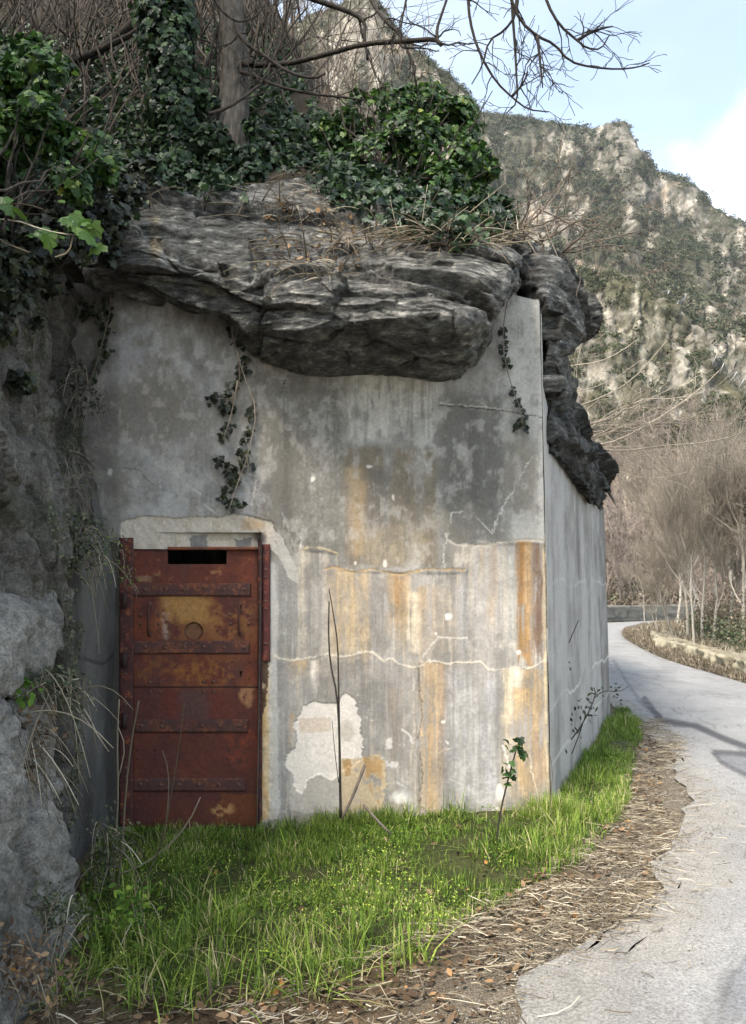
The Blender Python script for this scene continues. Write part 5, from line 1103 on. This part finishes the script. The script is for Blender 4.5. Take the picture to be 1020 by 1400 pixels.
# ---------------------------------------------------------------- bare trees beyond the parapet
def treemesh(depth, ln, r, kids, mat=M_pale, lean=0):
    out = grow((0, 0, 0), (lean, 0, 1), ln, r, depth, [], .42, .14, kids, 7, .10, .3); a, b_ = MB(), MB()
    for q, r_, d_ in out: (a if d_ >= depth - 1 else b_).tube(q, np.maximum(r_, .008), 6 if d_ >= depth - 1 else 3, cap=False, c=.6 if d_ >= depth - 1 else .3)
    return a, b_
protos = []
def bare(label, u, vtop, Yd, k, lean=0, rz=0., grp='bare winter trees beyond the stone parapet'):
    x, y = P(u, 860, Yd)[:2]; z = float(gz(x, y)); top = float(P(u, vtop, Yd)[2]); h = top - z
    root = empty('bare_tree', (x, y, z - .1), label, 'tree', grp); root.rotation_euler = (0, 0, rz)
    if k >= len(protos):
        a, b_ = treemesh(4, 5.6, .085, (5, 8), lean=lean); o1 = a.build('trunk', M_pale2); o2 = b_.build('branches', M_pale); protos.append((o1, o2))
    else: o1, o2 = [o.copy() for o in protos[k]]; COL.objects.link(o1); COL.objects.link(o2)
    for o in (o1, o2): o.parent = root; o.location = (0, 0, 0)
    s_ = h / 8.2; root.scale = (s_, s_, s_); return root
for a_ in (('slender pale tree at the tip of the verge where the road disappears', 902, 790, 24, 0, -.1), ('forked pale tree leaning left behind the near end of the verge', 922, 740, 22, 1, -.25),
           ('tall bare tree with a straight pale trunk left of the leaning pair', 940, 660, 24, 2, 0), ('bare tree with a trunk bent to the left in the middle of the row', 948, 690, 20, 3, -.2),
           ('bare tree with the straightest trunk behind the middle of the parapet', 958, 640, 23, 4, .05), ('bare tree leaning left with a kinked trunk behind the parapet', 975, 650, 21, 0, .0, 2.1),
           ('bare tree whose fork opens right above the parapet end', 990, 660, 22, 1, .1, 1.4), ('rightmost bare tree standing at the edge of the photo', 1015, 630, 20, 2, .1, 2.6),
           ('bare tree just beyond the right edge branches of the row', 1045, 650, 21, 3, .1, .7), ('small bare tree far behind the slender tree at the bend', 882, 760, 34, 4, 0, 1.0),
           ('tall thin tree in the second row behind the forked pale tree', 925, 650, 33, 0, 0, 4.0), ('second row tree seen between the middle trunks', 965, 620, 34, 1, 0, 5.0), ('second row tree with pinkish crown near the right edge', 1000, 610, 35, 2, 0, .4)):
    bare(*a_)
# massed pinkish winter woodland up the hillside, too dense to count
tpl = []
for k in range(6):
    out = grow((0, 0, 0), (0, 0, 1), 4.2, .10, 4, [], .5, .10, (3, 6), 5, .12, .3)
    Vt, Ft, n0 = [], [], 0
    for q, r_, d_ in out:
        s_ = np.cross(np.gradient(q, axis=0), rng.normal(size=3)); s_ /= np.linalg.norm(s_, axis=1, keepdims=True) + 1e-9; w__ = np.maximum(r_, .012)[:, None]
        v2 = np.stack([q - s_ * w__, q + s_ * w__], 1).reshape(-1, 3); m_ = len(q); i = np.arange(m_ - 1) * 2; Ft.append(np.stack([i, i + 1, i + 3, i + 2], -1) + n0); Vt.append(v2); n0 += len(v2)
    tpl.append((np.concatenate(Vt), np.concatenate(Ft)))
print('wood tpl faces', [len(t[1]) for t in tpl])
Pw, N, rock, u, v, S = h1; ok = np.where((S.ravel() < 1.0) & (u.ravel() > 800) & (u.ravel() < 1060))[0]
Vs, Fs_, rn, n0 = [], [], [], 0
for k in range(150):
    b_ = Pw.reshape(-1, 3)[rng.choice(ok)]; Vt, Ft = tpl[rng.integers(6)]; a = rng.random() * 6.28; s_ = rng.uniform(.5, .95) * (.8 + .004 * b_[1]); ca, sa_ = math.cos(a) * s_, math.sin(a) * s_
    V2 = np.stack([Vt[:, 0] * ca - Vt[:, 1] * sa_, Vt[:, 0] * sa_ + Vt[:, 1] * ca, Vt[:, 2] * s_], -1) + b_; Vs.append(V2); Fs_.append(Ft + n0); n0 += len(V2); rn.append(np.full(len(V2), rng.random()))
tag(mesh('winter_woodland', np.concatenate(Vs), np.concatenate(Fs_), M_pink, None, False, attrs={'rnd': np.concatenate(rn)}), kind='stuff')
Pw, N, rock, u, v, S = h1; ok = np.where((S.ravel() < .5) & (u.ravel() > 800) & (u.ravel() < 920))[0]; i = rng.choice(ok, 420)
clumps('brown_undergrowth', Pw.reshape(-1, 3)[i] + (0, 0, .2), rng.uniform(.4, 1.3, 420), 120, M_bram, .14)
i = rng.choice(np.where((S.ravel() < .25) & (u.ravel() > 800) & (u.ravel() < 1060))[0], 160); clumps('green_undergrowth', Pw.reshape(-1, 3)[i] + (0, 0, .1), rng.uniform(.4, 1.1, 160), 110, M_shrub, .16)
n = 260; yy = rng.uniform(9, 40, n); xx = np.interp(yy, [9, 14, 20, 30, 40], [6.8, 7.6, 8.6, 12, 20]) + rng.exponential(2.0, n); zz = gz(xx, yy)
clumps('valley_scrub', np.stack([xx, yy, zz + .2], -1), rng.uniform(.3, .8, n), 200, M_shrub, .07, 1.2)
clumps('valley_bramble', np.stack([xx + .6, yy + .5, zz + .5], -1), rng.uniform(.4, 1.0, n), 220, M_bram, .06, 1.2)
eg = empty('evergreen_tree', (10.7, 20.5, -1.0), 'green leafy tree clipped by the right edge of the photo', 'tree')
p, n_, s_ = blobs([(1062, 700, 20.5, .8), (1070, 760, 20.5, .8), (1030, 650, 20.6, .25), (1026, 735, 20.4, .22), (1035, 700, 20.4, .3)], 9000, (.05, .11), .1, 17); leaves('foliage', p, n_, s_, M_ivy, eg)
mb = MB(); mb.tube([(10.7, 20.5, -1.4), (10.75, 20.5, 1.0), (10.6, 20.5, 3.6)], [.12, .09, .05], 8); under(eg, mb.build('trunk', M_dark))

# ---------------------------------------------------------------- grass, litter, weeds
def blades(name, pos, h, w_, mat, lean=.5, rnd=None, flat=False, bend=1.0):
    n = len(pos); a = rng.random(n) * 6.283; d = np.stack([np.cos(a), np.sin(a), 0 * a], -1); sdv = np.stack([-np.sin(a), np.cos(a), 0 * a], -1)
    l_ = (lean * np.abs(rng.normal(size=n)) + .1)[:, None]; h = h[:, None]; w_ = w_[:, None]
    lv = []
    for t, ww in ((0, .8), (.4, 1), (.75, .65), (1, .05)):
        c = pos + np.array([0, 0, 1]) * h * (t - .35 * l_ * t * t * bend) + d * h * l_ * t ** 1.7
        lv += [c - sdv * w_ * ww * .5, c + sdv * w_ * ww * .5]
    V = np.stack(lv, 1).reshape(-1, 3); i = np.arange(n)[:, None] * 8; F4 = np.concatenate([i + np.array([[0, 1, 3, 2]]), i + np.array([[2, 3, 5, 4]]), i + np.array([[4, 5, 7, 6]])])
    r_ = rng.random(n) if rnd is None else rnd
    return tag(mesh(name, V, F4, mat, None, False, attrs={'rnd': np.repeat(r_, 8)}), kind='stuff')
GRASS = [(100, 1262), (118, 1180), (150, 1128), (345, 1120), (430, 1100), (520, 1105), (640, 1105), (746, 1085), (748, 1010), (790, 985), (824, 965), (868, 980), (880, 1000), (862, 1080), (845, 1130), (790, 1185), (720, 1215), (690, 1245), (600, 1280), (560, 1310), (470, 1325), (330, 1340), (250, 1370), (130, 1330), (105, 1285)]
def scatter(n, x0=-1.9, x1=3.6, y0=2.2, y1=10.2):
    x = rng.uniform(x0, x1, n); y = rng.uniform(y0, y1, n)
    p = np.stack([x, y, gz(x, y) + .012 * n2(x, y, 9, 9, 4, 2) + .035 * (.5 + n2(x, y, 3, 3, 3, 8)) * ss(0.05, .5, np.where(pline(x, y, RL)[1] < 0, pline(x, y, RL)[0], 0))], -1)
    u, v = pix(p); return p, u + 9 * n2(x, y, 4, 4, 3, 15), v + 9 * n2(x, y, 4, 4, 3, 16), u, v
wall_ok = lambda p: ((p[:, 1] < wallY(p[:, 0]) - .02) & (p[:, 0] < 1.25)) | ((p[:, 0] - 1.2357) * .928 - (p[:, 1] - 5.65) * .373 > .02)
p, uj, vj, u, v = scatter(560000); k = inpoly(uj, vj, GRASS) & wall_ok(p)
cl_ = n2(p[:, 0], p[:, 1], 5, 5, 3, 18); thin = ss(1310, 1220, vj) * .35 + .6; pt_ = n2(p[:, 0], p[:, 1], 2.4, 2.4, 4, 78)
k &= rng.random(len(p)) < np.clip(.55 + cl_ * 1.0 + pt_ * 1.3, .06, 1) * np.clip(thin, .25, 1)
p = p[k]; u, v = u[k], v[k]; cl_ = cl_[k]; dwall = np.minimum(np.abs(wallY(p[:, 0]) - p[:, 1]), np.where(p[:, 0] > 1.1, np.abs((p[:, 0] - 1.2357) * .928 - (p[:, 1] - 5.65) * .373), 9))
h = (.04 + .075 * rng.random(len(p)) ** 1.5) * (1 + .7 * cl_) + .09 * rng.random(len(p)) * (1 - ss(.05, .5, dwall)) + .05 * rng.random(len(p)) * ss(640, 760, u)
h *= .60 * (1 - .2 * ss(1180, 1280, v)) * (.55 + .9 * np.clip(.5 + n2(p[:, 0], p[:, 1], 2.2, 2.2, 3, 77), 0, 1.4)) ; print('blades', len(p))
gr = np.clip(.42 + .30 * rng.normal(size=len(p)) + .5 * n2(p[:, 0], p[:, 1], 1.6, 1.6, 3, 19) + .12 * ss(1120, 1250, v), 0, .999)
blades('grass', p, np.maximum(h, .02), rng.uniform(.0025, .005, len(p)), M_grass, .65, gr)
# coarse tufts with long blades
tu = np.array([(290, 1275), (200, 1330), (235, 1310), (160, 1300), (330, 1240), (480, 1300), (820, 1120), (800, 1080), (780, 1150), (845, 1000), (850, 990), (760, 1120), (400, 1180), (560, 1130), (620, 1120), (180, 1240), (270, 1240), (120, 1345), (310, 1290), (770, 1040), (790, 1010), (660, 1180), (520, 1200), (730, 1180), (820, 1040), (90, 1370), (250, 1385), (350, 1375), (430, 1370), (180, 1380), (480, 1345), (560, 1325), (300, 1350), (400, 1340)], float)
base = GP(tu[:, 0], tu[:, 1]); q = np.repeat(base, 55, 0) + rng.normal(size=(len(base) * 55, 3)) * np.array([.05, .05, 0])
q[:, 2] = gz(q[:, 0], q[:, 1]); q = q[wall_ok(q)]; blades('coarse_grass', q, rng.uniform(.08, .24, len(q)), rng.uniform(.004, .008, len(q)), M_grass, .8)
# clover and small flowering weeds
p, uj, vj, u, v = scatter(110000); k = inpoly(uj, vj, GRASS) & wall_ok(p) & (n2(p[:, 0], p[:, 1], 3, 3, 3, 23) > .02); p = p[k]; u = u[k]; v = v[k]
p[:, 2] += rng.uniform(.015, .06, len(p)); leaves('clover', p, rng.normal(size=p.shape) * .3 + (0, -.2, 1), rng.uniform(.008, .020, len(p)), M_weed, None, OVAL, 0, kind='stuff')
k = (rng.random(len(p)) < .12) & (v > 1170); p = p[k] + (0, 0, .02); leaves('small_flowers', p, rng.normal(size=p.shape) * .3 + (0, -.4, 1), rng.uniform(.008, .014, len(p)), M_flower, None, OVAL, 0, kind='stuff')
# litter of dry stems between the grass and the asphalt
LIT = [(0, 1420), (0, 1385), (105, 1300), (250, 1365), (330, 1345), (470, 1320), (560, 1290), (600, 1262), (690, 1225), (720, 1195), (790, 1165), (845, 1110), (860, 1060), (880, 985), (905, 1003), (935, 1020), (900, 1050), (905, 1100), (925, 1130), (905, 1190), (888, 1260), (840, 1285), (770, 1300), (705, 1340), (680, 1420)]
p, uj, vj, u, v = scatter(260000); k = inpoly(uj + 10 * rng.normal(size=len(p)), vj + 7 * rng.normal(size=len(p)), LIT) & wall_ok(p) & (rng.random(len(p)) < (.08 + .5 * ss(-.25, .25, n2(p[:, 0], p[:, 1], 3, 3, 4, 27)))); bl_ = inpoly(uj[k], vj[k], [(-50, 1200), (560, 1290), (640, 1330), (640, 1500), (-50, 1500)]); p = p[k]; p = p[~bl_ | (rng.random(len(p)) < .38)]
p2_ = scatter(90000)[0]; d2_, s2_ = pline(p2_[:, 0], p2_[:, 1], RL); p2_ = p2_[(d2_ < rng.exponential(.10, len(d2_))) & wall_ok(p2_) & (rng.random(len(d2_)) < .22)]; p = np.concatenate([p, p2_])
dl, sl = pline(p[:, 0], p[:, 1], RL); p[:, 2] += np.where(sl > 0, .02, 0)
n = len(p); a = rng.normal(size=n) * .8 + .25; ln_ = rng.uniform(.02, .10, n) * (1 + 1.6 * (rng.random(n) < .12)); d = np.stack([np.cos(a), np.sin(a), rng.normal(size=n) * .12], -1); nn = np.stack([-np.sin(a), np.cos(a), 0 * a], -1)
bw = rng.normal(size=(n, 1)) * .15; wd = rng.uniform(.0008, .0022, n)[:, None]; up_ = np.array([0, 0, 1.]); hh = rng.uniform(.004, .028, (n, 1)) * up_
rows = []
for t in (-.5, -.17, .17, .5):
    c = p + hh + d * (ln_[:, None] * t) + nn * ln_[:, None] * bw * (1 - 4 * t * t); rows.append(np.stack([c + nn * wd, c + up_ * wd * 1.6, c - nn * wd], 1))
V = np.stack(rows, 1).reshape(-1, 3); i = np.arange(n)[:, None] * 12; Fq = np.concatenate([i + np.array([[b0 + s0, b0 + s1, b0 + 3 + s1, b0 + 3 + s0]]) for b0 in (0, 3, 6) for s0, s1 in ((0, 1), (1, 2))]); print('litter', n)
tag(mesh('dry_litter', V, Fq, M_straw, None, False, attrs={'rnd': np.repeat(rng.random(n), 12)}), kind='stuff')
p, uj, vj, u, v = scatter(22000); k = (inpoly(uj, vj, LIT) & wall_ok(p) & (rng.random(len(p)) < .6 + .4 * (vj > 1310))) | (inpoly(uj, vj, GRASS) & (rng.random(len(p)) < .05) & wall_ok(p)); p = p[k] + (0, 0, .02)
p = p; leaves('fallen_leaves', p, rng.normal(size=p.shape) * .45 + (0, 0, 1), rng.uniform(.02, .055, len(p)), M_dead, None, OVAL, 0, kind='stuff')
p, uj, vj, u, v = scatter(60000); dl, sl = pline(p[:, 0], p[:, 1], RL); k = (dl < rng.exponential(.22, len(p)) * np.where(sl > 0, 1.6, .8)) & wall_ok(p); p = p[k] + (0, 0, .02); n = len(p); sz = rng.uniform(.002, .007, n)[:, None]
oc = np.array([(1, 0, 0), (0, 1, 0), (-1, 0, 0), (0, -1, 0), (0, 0, .8), (0, 0, -.8)]); V = p[:, None] + oc[None] * sz[:, None] * rng.uniform(.6, 1.3, (n, 6, 1))
Fq = (np.arange(n)[:, None, None] * 6 + np.array([(0, 1, 4), (1, 2, 4), (2, 3, 4), (3, 0, 4), (1, 0, 5), (2, 1, 5), (3, 2, 5), (0, 3, 5)])[None]).reshape(-1, 3)
Mg, nt, b = newmat('loose_grit'); a_ = nt.nodes.new('ShaderNodeAttribute'); a_.attribute_name = 'rnd'; nt.links.new(ramp(nt, a_.outputs['Fac'], [(0, L(84, 80, 74)), (.6, L(118, 114, 108)), (1, L(158, 154, 146))]), b.inputs['Base Color'])
tag(mesh('grit', V.reshape(-1, 3), Fq, Mg, None, False, attrs={'rnd': np.repeat(rng.random(n), 6)}), kind='stuff')
# verge on the valley side of the road
n = 120000; t = rng.random(n); q = resamp(smoothline(RR), t * .62 + .2); off = rng.exponential(.55, n) + .02; nx_ = q + np.stack([off, -off * .15], -1)
p = np.stack([nx_[:, 0], nx_[:, 1], gz(nx_[:, 0], nx_[:, 1])], -1); k = (p[:, 1] > 8) & (p[:, 1] < 42) & (n2(p[:, 0], p[:, 1], 1, 1, 3, 29) > -.3); p = p[k]
blades('verge_grass', p, rng.uniform(.05, .40, len(p)) * (.35 + .65 * ss(.05, .7, off[k])), rng.uniform(.008, .02, len(p)), M_straw, .6); p = p[rng.random(len(p)) < .45]
blades('verge_weeds', p + (.05, .05, 0), rng.uniform(.06, .25, len(p)), rng.uniform(.01, .024, len(p)), M_bram, .9)

# ---- single plants
def sticks(name, label, cat, lines_, mat, group=None, part='stem'):
    root = empty(name, P(*lines_[0][0][0], np.atleast_1d(lines_[0][1])[0]), label, cat, group); mb = MB()
    for px, Y_, r0, r1 in lines_: q = path(px, Y_); mb.tube(q, np.linspace(r0, r1, len(q)), 6)
    under(root, mb.build(part, mat)); return root
sticks('dry_stalk', 'straight pale dry stalk standing furthest left before the steel door', 'stalk', [([(154, 1225), (158, 1150), (162, 1080), (160, 1010), (163, 956)], 4.35, .006, .0045), ([(163, 1060), (172, 1020), (160, 990)], 4.35, .003, .002)], M_straw, 'dry stalks before the door')
sticks('dry_stalk', 'tall dry stalk bending right at its top before the door hinges', 'stalk', [([(160, 1222), (168, 1150), (172, 1080), (180, 1010), (190, 958)], 4.3, .006, .004)], M_straw, 'dry stalks before the door')
sticks('dry_stalk', 'curved dry stalk crossing the two lower straps of the door', 'stalk', [([(185, 1235), (205, 1190), (222, 1150), (232, 1100), (245, 1020), (252, 962)], 4.2, .005, .002), ([(224, 1148), (231, 1090), (230, 1050), (222, 1026)], 4.2, .0035, .002)], M_straw, 'dry stalks before the door')
sticks('dry_stalk', 'low dry stalk leaning far right across the bottom of the door', 'stalk', [([(165, 1195), (200, 1180), (232, 1155), (258, 1125), (274, 1090)], 4.25, .0045, .003), ([(195, 1183), (180, 1160), (165, 1150)], 4.25, .003, .002)], M_straw, 'dry stalks before the door')
sticks('dry_stalk', 'short thin stalk rising alone from the grass in the foreground', 'stalk', [([(290, 1400), (288, 1350), (283, 1322)], 3.2, .007, .005)], M_straw, 'dry stalks in the grass')
sticks('dry_stalk', 'thin dry twig with a crooked tip in the middle of the grass', 'stalk', [([(275, 1290), (285, 1255), (284, 1235)], 3.9, .003, .002)], M_straw, 'dry stalks in the grass')
sticks('dead_sapling', 'tall thin dead sapling with two stems leaning on the white plaster patch', 'sapling', [([(466, 1118), (465, 1070), (464, 1000), (461, 950), (451, 905), (449, 860), (450, 822)], 5.25, .010, .004), ([(464, 1000), (463, 940), (462, 880), (456, 840), (450, 806)], 5.25, .007, .003), ([(463, 1070), (458, 1030), (454, 985)], 5.25, .003, .002)], M_dark)
sticks('broken_branch', 'short broken branch pointing up right beside the dead sapling', 'branch', [([(468, 1118), (482, 1090), (499, 1046)], 5.22, .008, .011)], M_twig)
sticks('broken_branch', 'broken branch lying down the grass below the orange patch', 'branch', [([(497, 1100), (512, 1118), (534, 1140)], 5.0, .010, .008)], M_twig)
sticks('bent_stalk', 'long dry stalk rising beside the rusty corner of the wall', 'stalk', [([(752, 1150), (753, 1090), (756, 1050), (748, 1015)], 5.3, .004, .002)], M_straw)
def leafy(name, label, lines_, cl, mat, T=OVAL, size=(.03, .06), n=10, sp=.045, stem=M_dark):
    root = sticks(name, label, 'plant', lines_, stem); c_ = np.repeat(np.array(cl, float), n, 0); p = P(c_[:, 0], c_[:, 1], c_[:, 2]) + rng.normal(size=(len(c_), 3)) * sp
    leaves('foliage', p, rng.normal(size=p.shape) * .5 + (0, -.5, .6), rng.uniform(*size, len(p)), mat, root, T, .3, rng.random(len(p)) * .93); return root
leafy('bramble', 'single bramble shoot with a leafy tip in front of the wall corner', [([(676, 1165), (684, 1110), (694, 1068), (703, 1035), (707, 1020)], 4.9, .006, .004)], [(703, 1018, 4.9), (710, 1026, 4.9), (690, 1057, 4.9), (695, 1059, 4.9)], M_leaf, IVY, (.035, .06), 7, .02)
leafy('bramble', 'dark bramble shoot climbing the side wall near the rusty corner', [([(745, 950), (762, 912), (775, 885), (791, 848)], 6.6, .006, .003)], [(766, 912, 6.6), (770, 900, 6.6), (761, 927, 6.6), (764, 890, 6.6)], M_ivyd, OVAL, (.03, .05), 9, .03)
leafy('bramble', 'tangled dark bramble in the grass at the foot of the side wall', [([(750, 1080), (775, 1020), (800, 985), (815, 950), (812, 940)], 6.6, .006, .004), ([(812, 955), (824, 944), (846, 946), (860, 938)], 6.8, .005, .002), ([(770, 1060), (790, 1010), (800, 980)], 6.6, .005, .003), ([(760, 1070), (770, 1000), (772, 985)], 6.6, .005, .002)], [(770, 985, 6.6), (798, 975, 6.6), (812, 948, 6.7), (780, 1000, 6.6), (765, 1010, 6.5), (800, 965, 6.6), (755, 1025, 6.4), (846, 946, 6.8)], M_ivyd, OVAL, (.03, .05), 12, .04)
def vine(label, stems, cl, sp=.03, n=12):
    root = empty('hanging_ivy', P(*stems[0][0][0], stems[0][1]), label, 'ivy', 'ivy strands hanging over the wall'); mb = MB()
    for px, Y_ in stems: q = path(px, Y_); mb.tube(q, np.linspace(.005, .0025, len(q)), 5)
    under(root, mb.build('stem', M_twig)); c_ = np.repeat(np.array(cl, float), n, 0); p = W(c_[:, 0], c_[:, 1], .03 + .05 * rng.random(len(c_))) + rng.normal(size=(len(c_), 3)) * (sp, .012, sp)
    leaves('foliage', p, rng.normal(size=p.shape) * .4 + (0, -.9, .3), rng.uniform(.028, .048, len(p)), M_ivyd, root, IVY, .5)
vine('long ivy strand hanging down the middle of the left wall panel above the door', [([(345, 372), (335, 400), (325, 440), (318, 470), (330, 510), (320, 545), (300, 545)], 5.28), ([(330, 372), (312, 440), (335, 520), (352, 560), (340, 620), (325, 660), (312, 700)], 5.30), ([(325, 520), (316, 570), (305, 600)], 5.3)],
     [(318, 430), (322, 450), (325, 470), (335, 490), (332, 505), (328, 520), (320, 530), (310, 540), (297, 543), (289, 546), (316, 555), (308, 562), (314, 585), (305, 598), (342, 560), (345, 570), (341, 590), (335, 605), (330, 620), (300, 632), (312, 635), (322, 640), (333, 628), (335, 640), (316, 652), (325, 655), (312, 668), (305, 680), (318, 688), (322, 690)], .022, 9)
vine('thin ivy strand hanging from the ledge beside the top right corner of the wall', [([(695, 405), (690, 430), (687, 470), (692, 500), (700, 530), (712, 560), (714, 580)], 5.5)], [(690, 470), (688, 480), (694, 500), (691, 492), (703, 538), (706, 550), (712, 560), (708, 580), (714, 578), (705, 584), (720, 584), (716, 572), (688, 455)], .014, 6)
vine('ivy strand running down the shaded left end of the wall', [([(150, 385), (152, 420), (140, 470), (125, 520), (112, 540)], 5.28)], [(148, 395), (145, 410), (143, 425), (150, 430), (140, 440), (144, 455), (138, 470), (146, 480), (135, 495), (130, 505), (125, 520), (118, 418), (125, 425), (115, 432)], .022, 9)

# ---- moss, small weeds and roots clinging to the left cliff
gn = n2(Yc, Zc, 2.2, 2.2, 4, 66) + .5 * n2(Yc, Zc, 8, 8, 3, 67); okc = np.where(((gn > .06) & (Yc < 4.75) & (Yc > 2.4) & (Zc > .1) & (Zc < 3.9)).ravel())[0]
i = rng.choice(okc, 9000); p = Gc.reshape(-1, 3)[i] + rng.normal(size=(9000, 3)) * .012 + np.array([.015, 0, 0]); leaves('cliff_moss', p, rng.normal(size=p.shape) * .5 + (.8, -.3, .4), rng.uniform(.010, .030, len(p)), M_shrub, None, OVAL, .3, kind='stuff')
mb = MB()
for i in rng.choice(okc, 150):
    p0 = Gc.reshape(-1, 3)[i] + np.array([.01, 0, 0]); ln_ = rng.uniform(.12, .5); t = np.linspace(0, 1, 6)[:, None]; d = np.array([.25, 0, 0]) + rng.normal(size=3) * (.1, .35, .1)
    mb.tube(p0 + d * ln_ * t * (1.2 - t) + np.array([0, 0, -1.]) * ln_ * t + rng.normal(size=(6, 3)) * .006, np.linspace(.0028, .001, 6), 4)
tag(mb.build('roots', M_vine), kind='stuff')
# ---- tufts and creepers on the left cliff
def tuft(label, cl, Y_, n, hs, mat, name='grass_tuft', dn=True, leafn=0, lmat=None, lsize=(.02, .04), sp=.05):
    root = empty(name, P(*cl[0], Y_), label, 'grass'); mb = MB()
    for (a_, b_) in cl:
        for _ in range(n):
            p0 = P(a_, b_, Y_) + rng.normal(size=3) * .035; d = np.array([.35, -.35, .15]) + rng.normal(size=3) * (.55, .5, .4); ln_ = rng.uniform(*hs); t = np.linspace(0, 1, 7)[:, None]
            mb.tube(p0 + d * ln_ * t * .8 + np.array([0, 0, -1.]) * ln_ * t ** 2 * (rng.uniform(.5, 1.1) if dn else .2), np.linspace(.0028, .0012, 7) * rng.uniform(.7, 1.5), 4)
    under(root, mb.build('stem', mat))
    if leafn:
        c_ = np.repeat(np.array(cl, float), leafn, 0); p = P(c_[:, 0], c_[:, 1], np.full(len(c_), Y_)) + rng.normal(size=(len(c_), 3)) * sp
        leaves('foliage', p, rng.normal(size=p.shape) * .5 + (.3, -.4, .7), rng.uniform(*lsize, len(p)), lmat, root, OVAL, .2)
    return root
tuft('dry arching grass tuft with green base on the ledge of the left rock', [(40, 945), (60, 940), (80, 935), (95, 945), (20, 950), (10, 980)], 3.65, 12, (.14, .36), M_straw, leafn=70, lmat=M_shrub)
tuft('matted dry grass hanging down the face of the lower left boulder', [(10, 1000), (25, 1010), (35, 1040), (15, 1060), (45, 990)], 3.5, 16, (.12, .34), M_straw, leafn=40, lmat=M_dead)
tuft('green leafy creeper tuft on the cliff left of the door lintel', [(95, 735), (110, 745), (125, 740), (105, 765), (130, 760), (90, 715), (118, 720)], 4.55, 7, (.12, .34), M_straw, name='creeper_tuft', leafn=110, lmat=M_shrub, lsize=(.015, .035), sp=.06)
tuft('yellowish leafed twigs hanging over the top hinge of the door', [(150, 770), (160, 750), (170, 780), (178, 790), (140, 755), (150, 730)], 4.9, 3, (.08, .2), M_twig, name='creeper_twig', leafn=14, lmat=M_weed, lsize=(.015, .03), sp=.045)
tuft('dark creeper patch where the left cliff meets the top of the wall', [(105, 520), (115, 540), (122, 560), (100, 500), (130, 545)], 4.95, 6, (.1, .3), M_twig, name='creeper_patch', leafn=45, lmat=M_ivyd, lsize=(.02, .04), sp=.05)
tuft('sparse dark creeper on the cliff halfway above the green tuft', [(95, 620), (105, 600), (110, 640), (100, 660)], 4.7, 5, (.1, .25), M_twig, name='creeper_patch', leafn=35, lmat=M_shrub, lsize=(.015, .03), sp=.05)
tuft('mossy weed clump at the foot of the lower left boulder', [(20, 1240), (50, 1235), (80, 1240), (100, 1250), (30, 1265), (60, 1260), (0, 1250)], 3.35, 6, (.08, .25), M_straw, name='weed_clump', leafn=110, lmat=M_shrub, lsize=(.012, .028), sp=.04)
tuft('weedy soil tuft at the very bottom left corner of the ground', [(10, 1330), (40, 1350), (70, 1330), (20, 1300)], 3.0, 8, (.06, .2), M_straw, name='weed_clump', leafn=70, lmat=M_dead, lsize=(.015, .035), sp=.045)
tuft('dry weed stems with small green leaves at the wall foot left of the door', [(140, 1150), (150, 1170), (135, 1190), (160, 1160), (145, 1130)], 4.3, 6, (.1, .35), M_straw, name='weed_clump', leafn=60, lmat=M_shrub, lsize=(.015, .03), sp=.05)
tuft('broad leaved green weeds in the grass beside the lower left boulder', [(165, 1240), (185, 1255), (150, 1260), (200, 1235), (140, 1290)], 3.75, 2, (.06, .14), M_straw, name='weed_clump', leafn=40, lmat=M_weed, lsize=(.02, .045), sp=.045)
lf = empty('leafy_plant', P(15, 950, 3.55), 'bright broad leaved plant on the ledge at the left edge', 'plant')
c_ = np.repeat(np.array([(5, 930), (15, 940), (25, 950), (10, 960), (0, 945), (30, 935), (15, 970), (35, 945)], float), 7, 0); p = P(c_[:, 0], c_[:, 1], np.full(len(c_), 3.5)) + rng.normal(size=(len(c_), 3)) * .03
leaves('foliage', p, rng.normal(size=p.shape) * .4 + (.2, -.5, .8), rng.uniform(.035, .06, len(p)), M_weed, lf, OVAL, .3, rng.random(len(p)) * .6)
mb = MB()
for _ in range(6): mb.tube(wig(P(5, 985, 3.55), P(15 + rng.normal() * 12, 945, 3.5), 5, .2), .003, 5)
under(lf, mb.build('stem', M_shrub))

# ---------------------------------------------------------------- valley air
mb = MB(); mb.box(-620, 700, -70, 1000, -14, 330); hz = mb.build('haze', None, None, False)
m = bpy.data.materials.new('valley_air'); m.use_nodes = True; nt = m.node_tree; nt.nodes.clear()
out = nt.nodes.new('ShaderNodeOutputMaterial'); pv = nt.nodes.new('ShaderNodeVolumePrincipled'); pv.inputs['Color'].default_value = (.84, .90, 1.0, 1); pv.inputs['Density'].default_value = .00016; pv.inputs['Anisotropy'].default_value = .2
nt.links.new(pv.outputs[0], out.inputs['Volume']); hz.data.materials.append(m); tag(hz, kind='stuff')
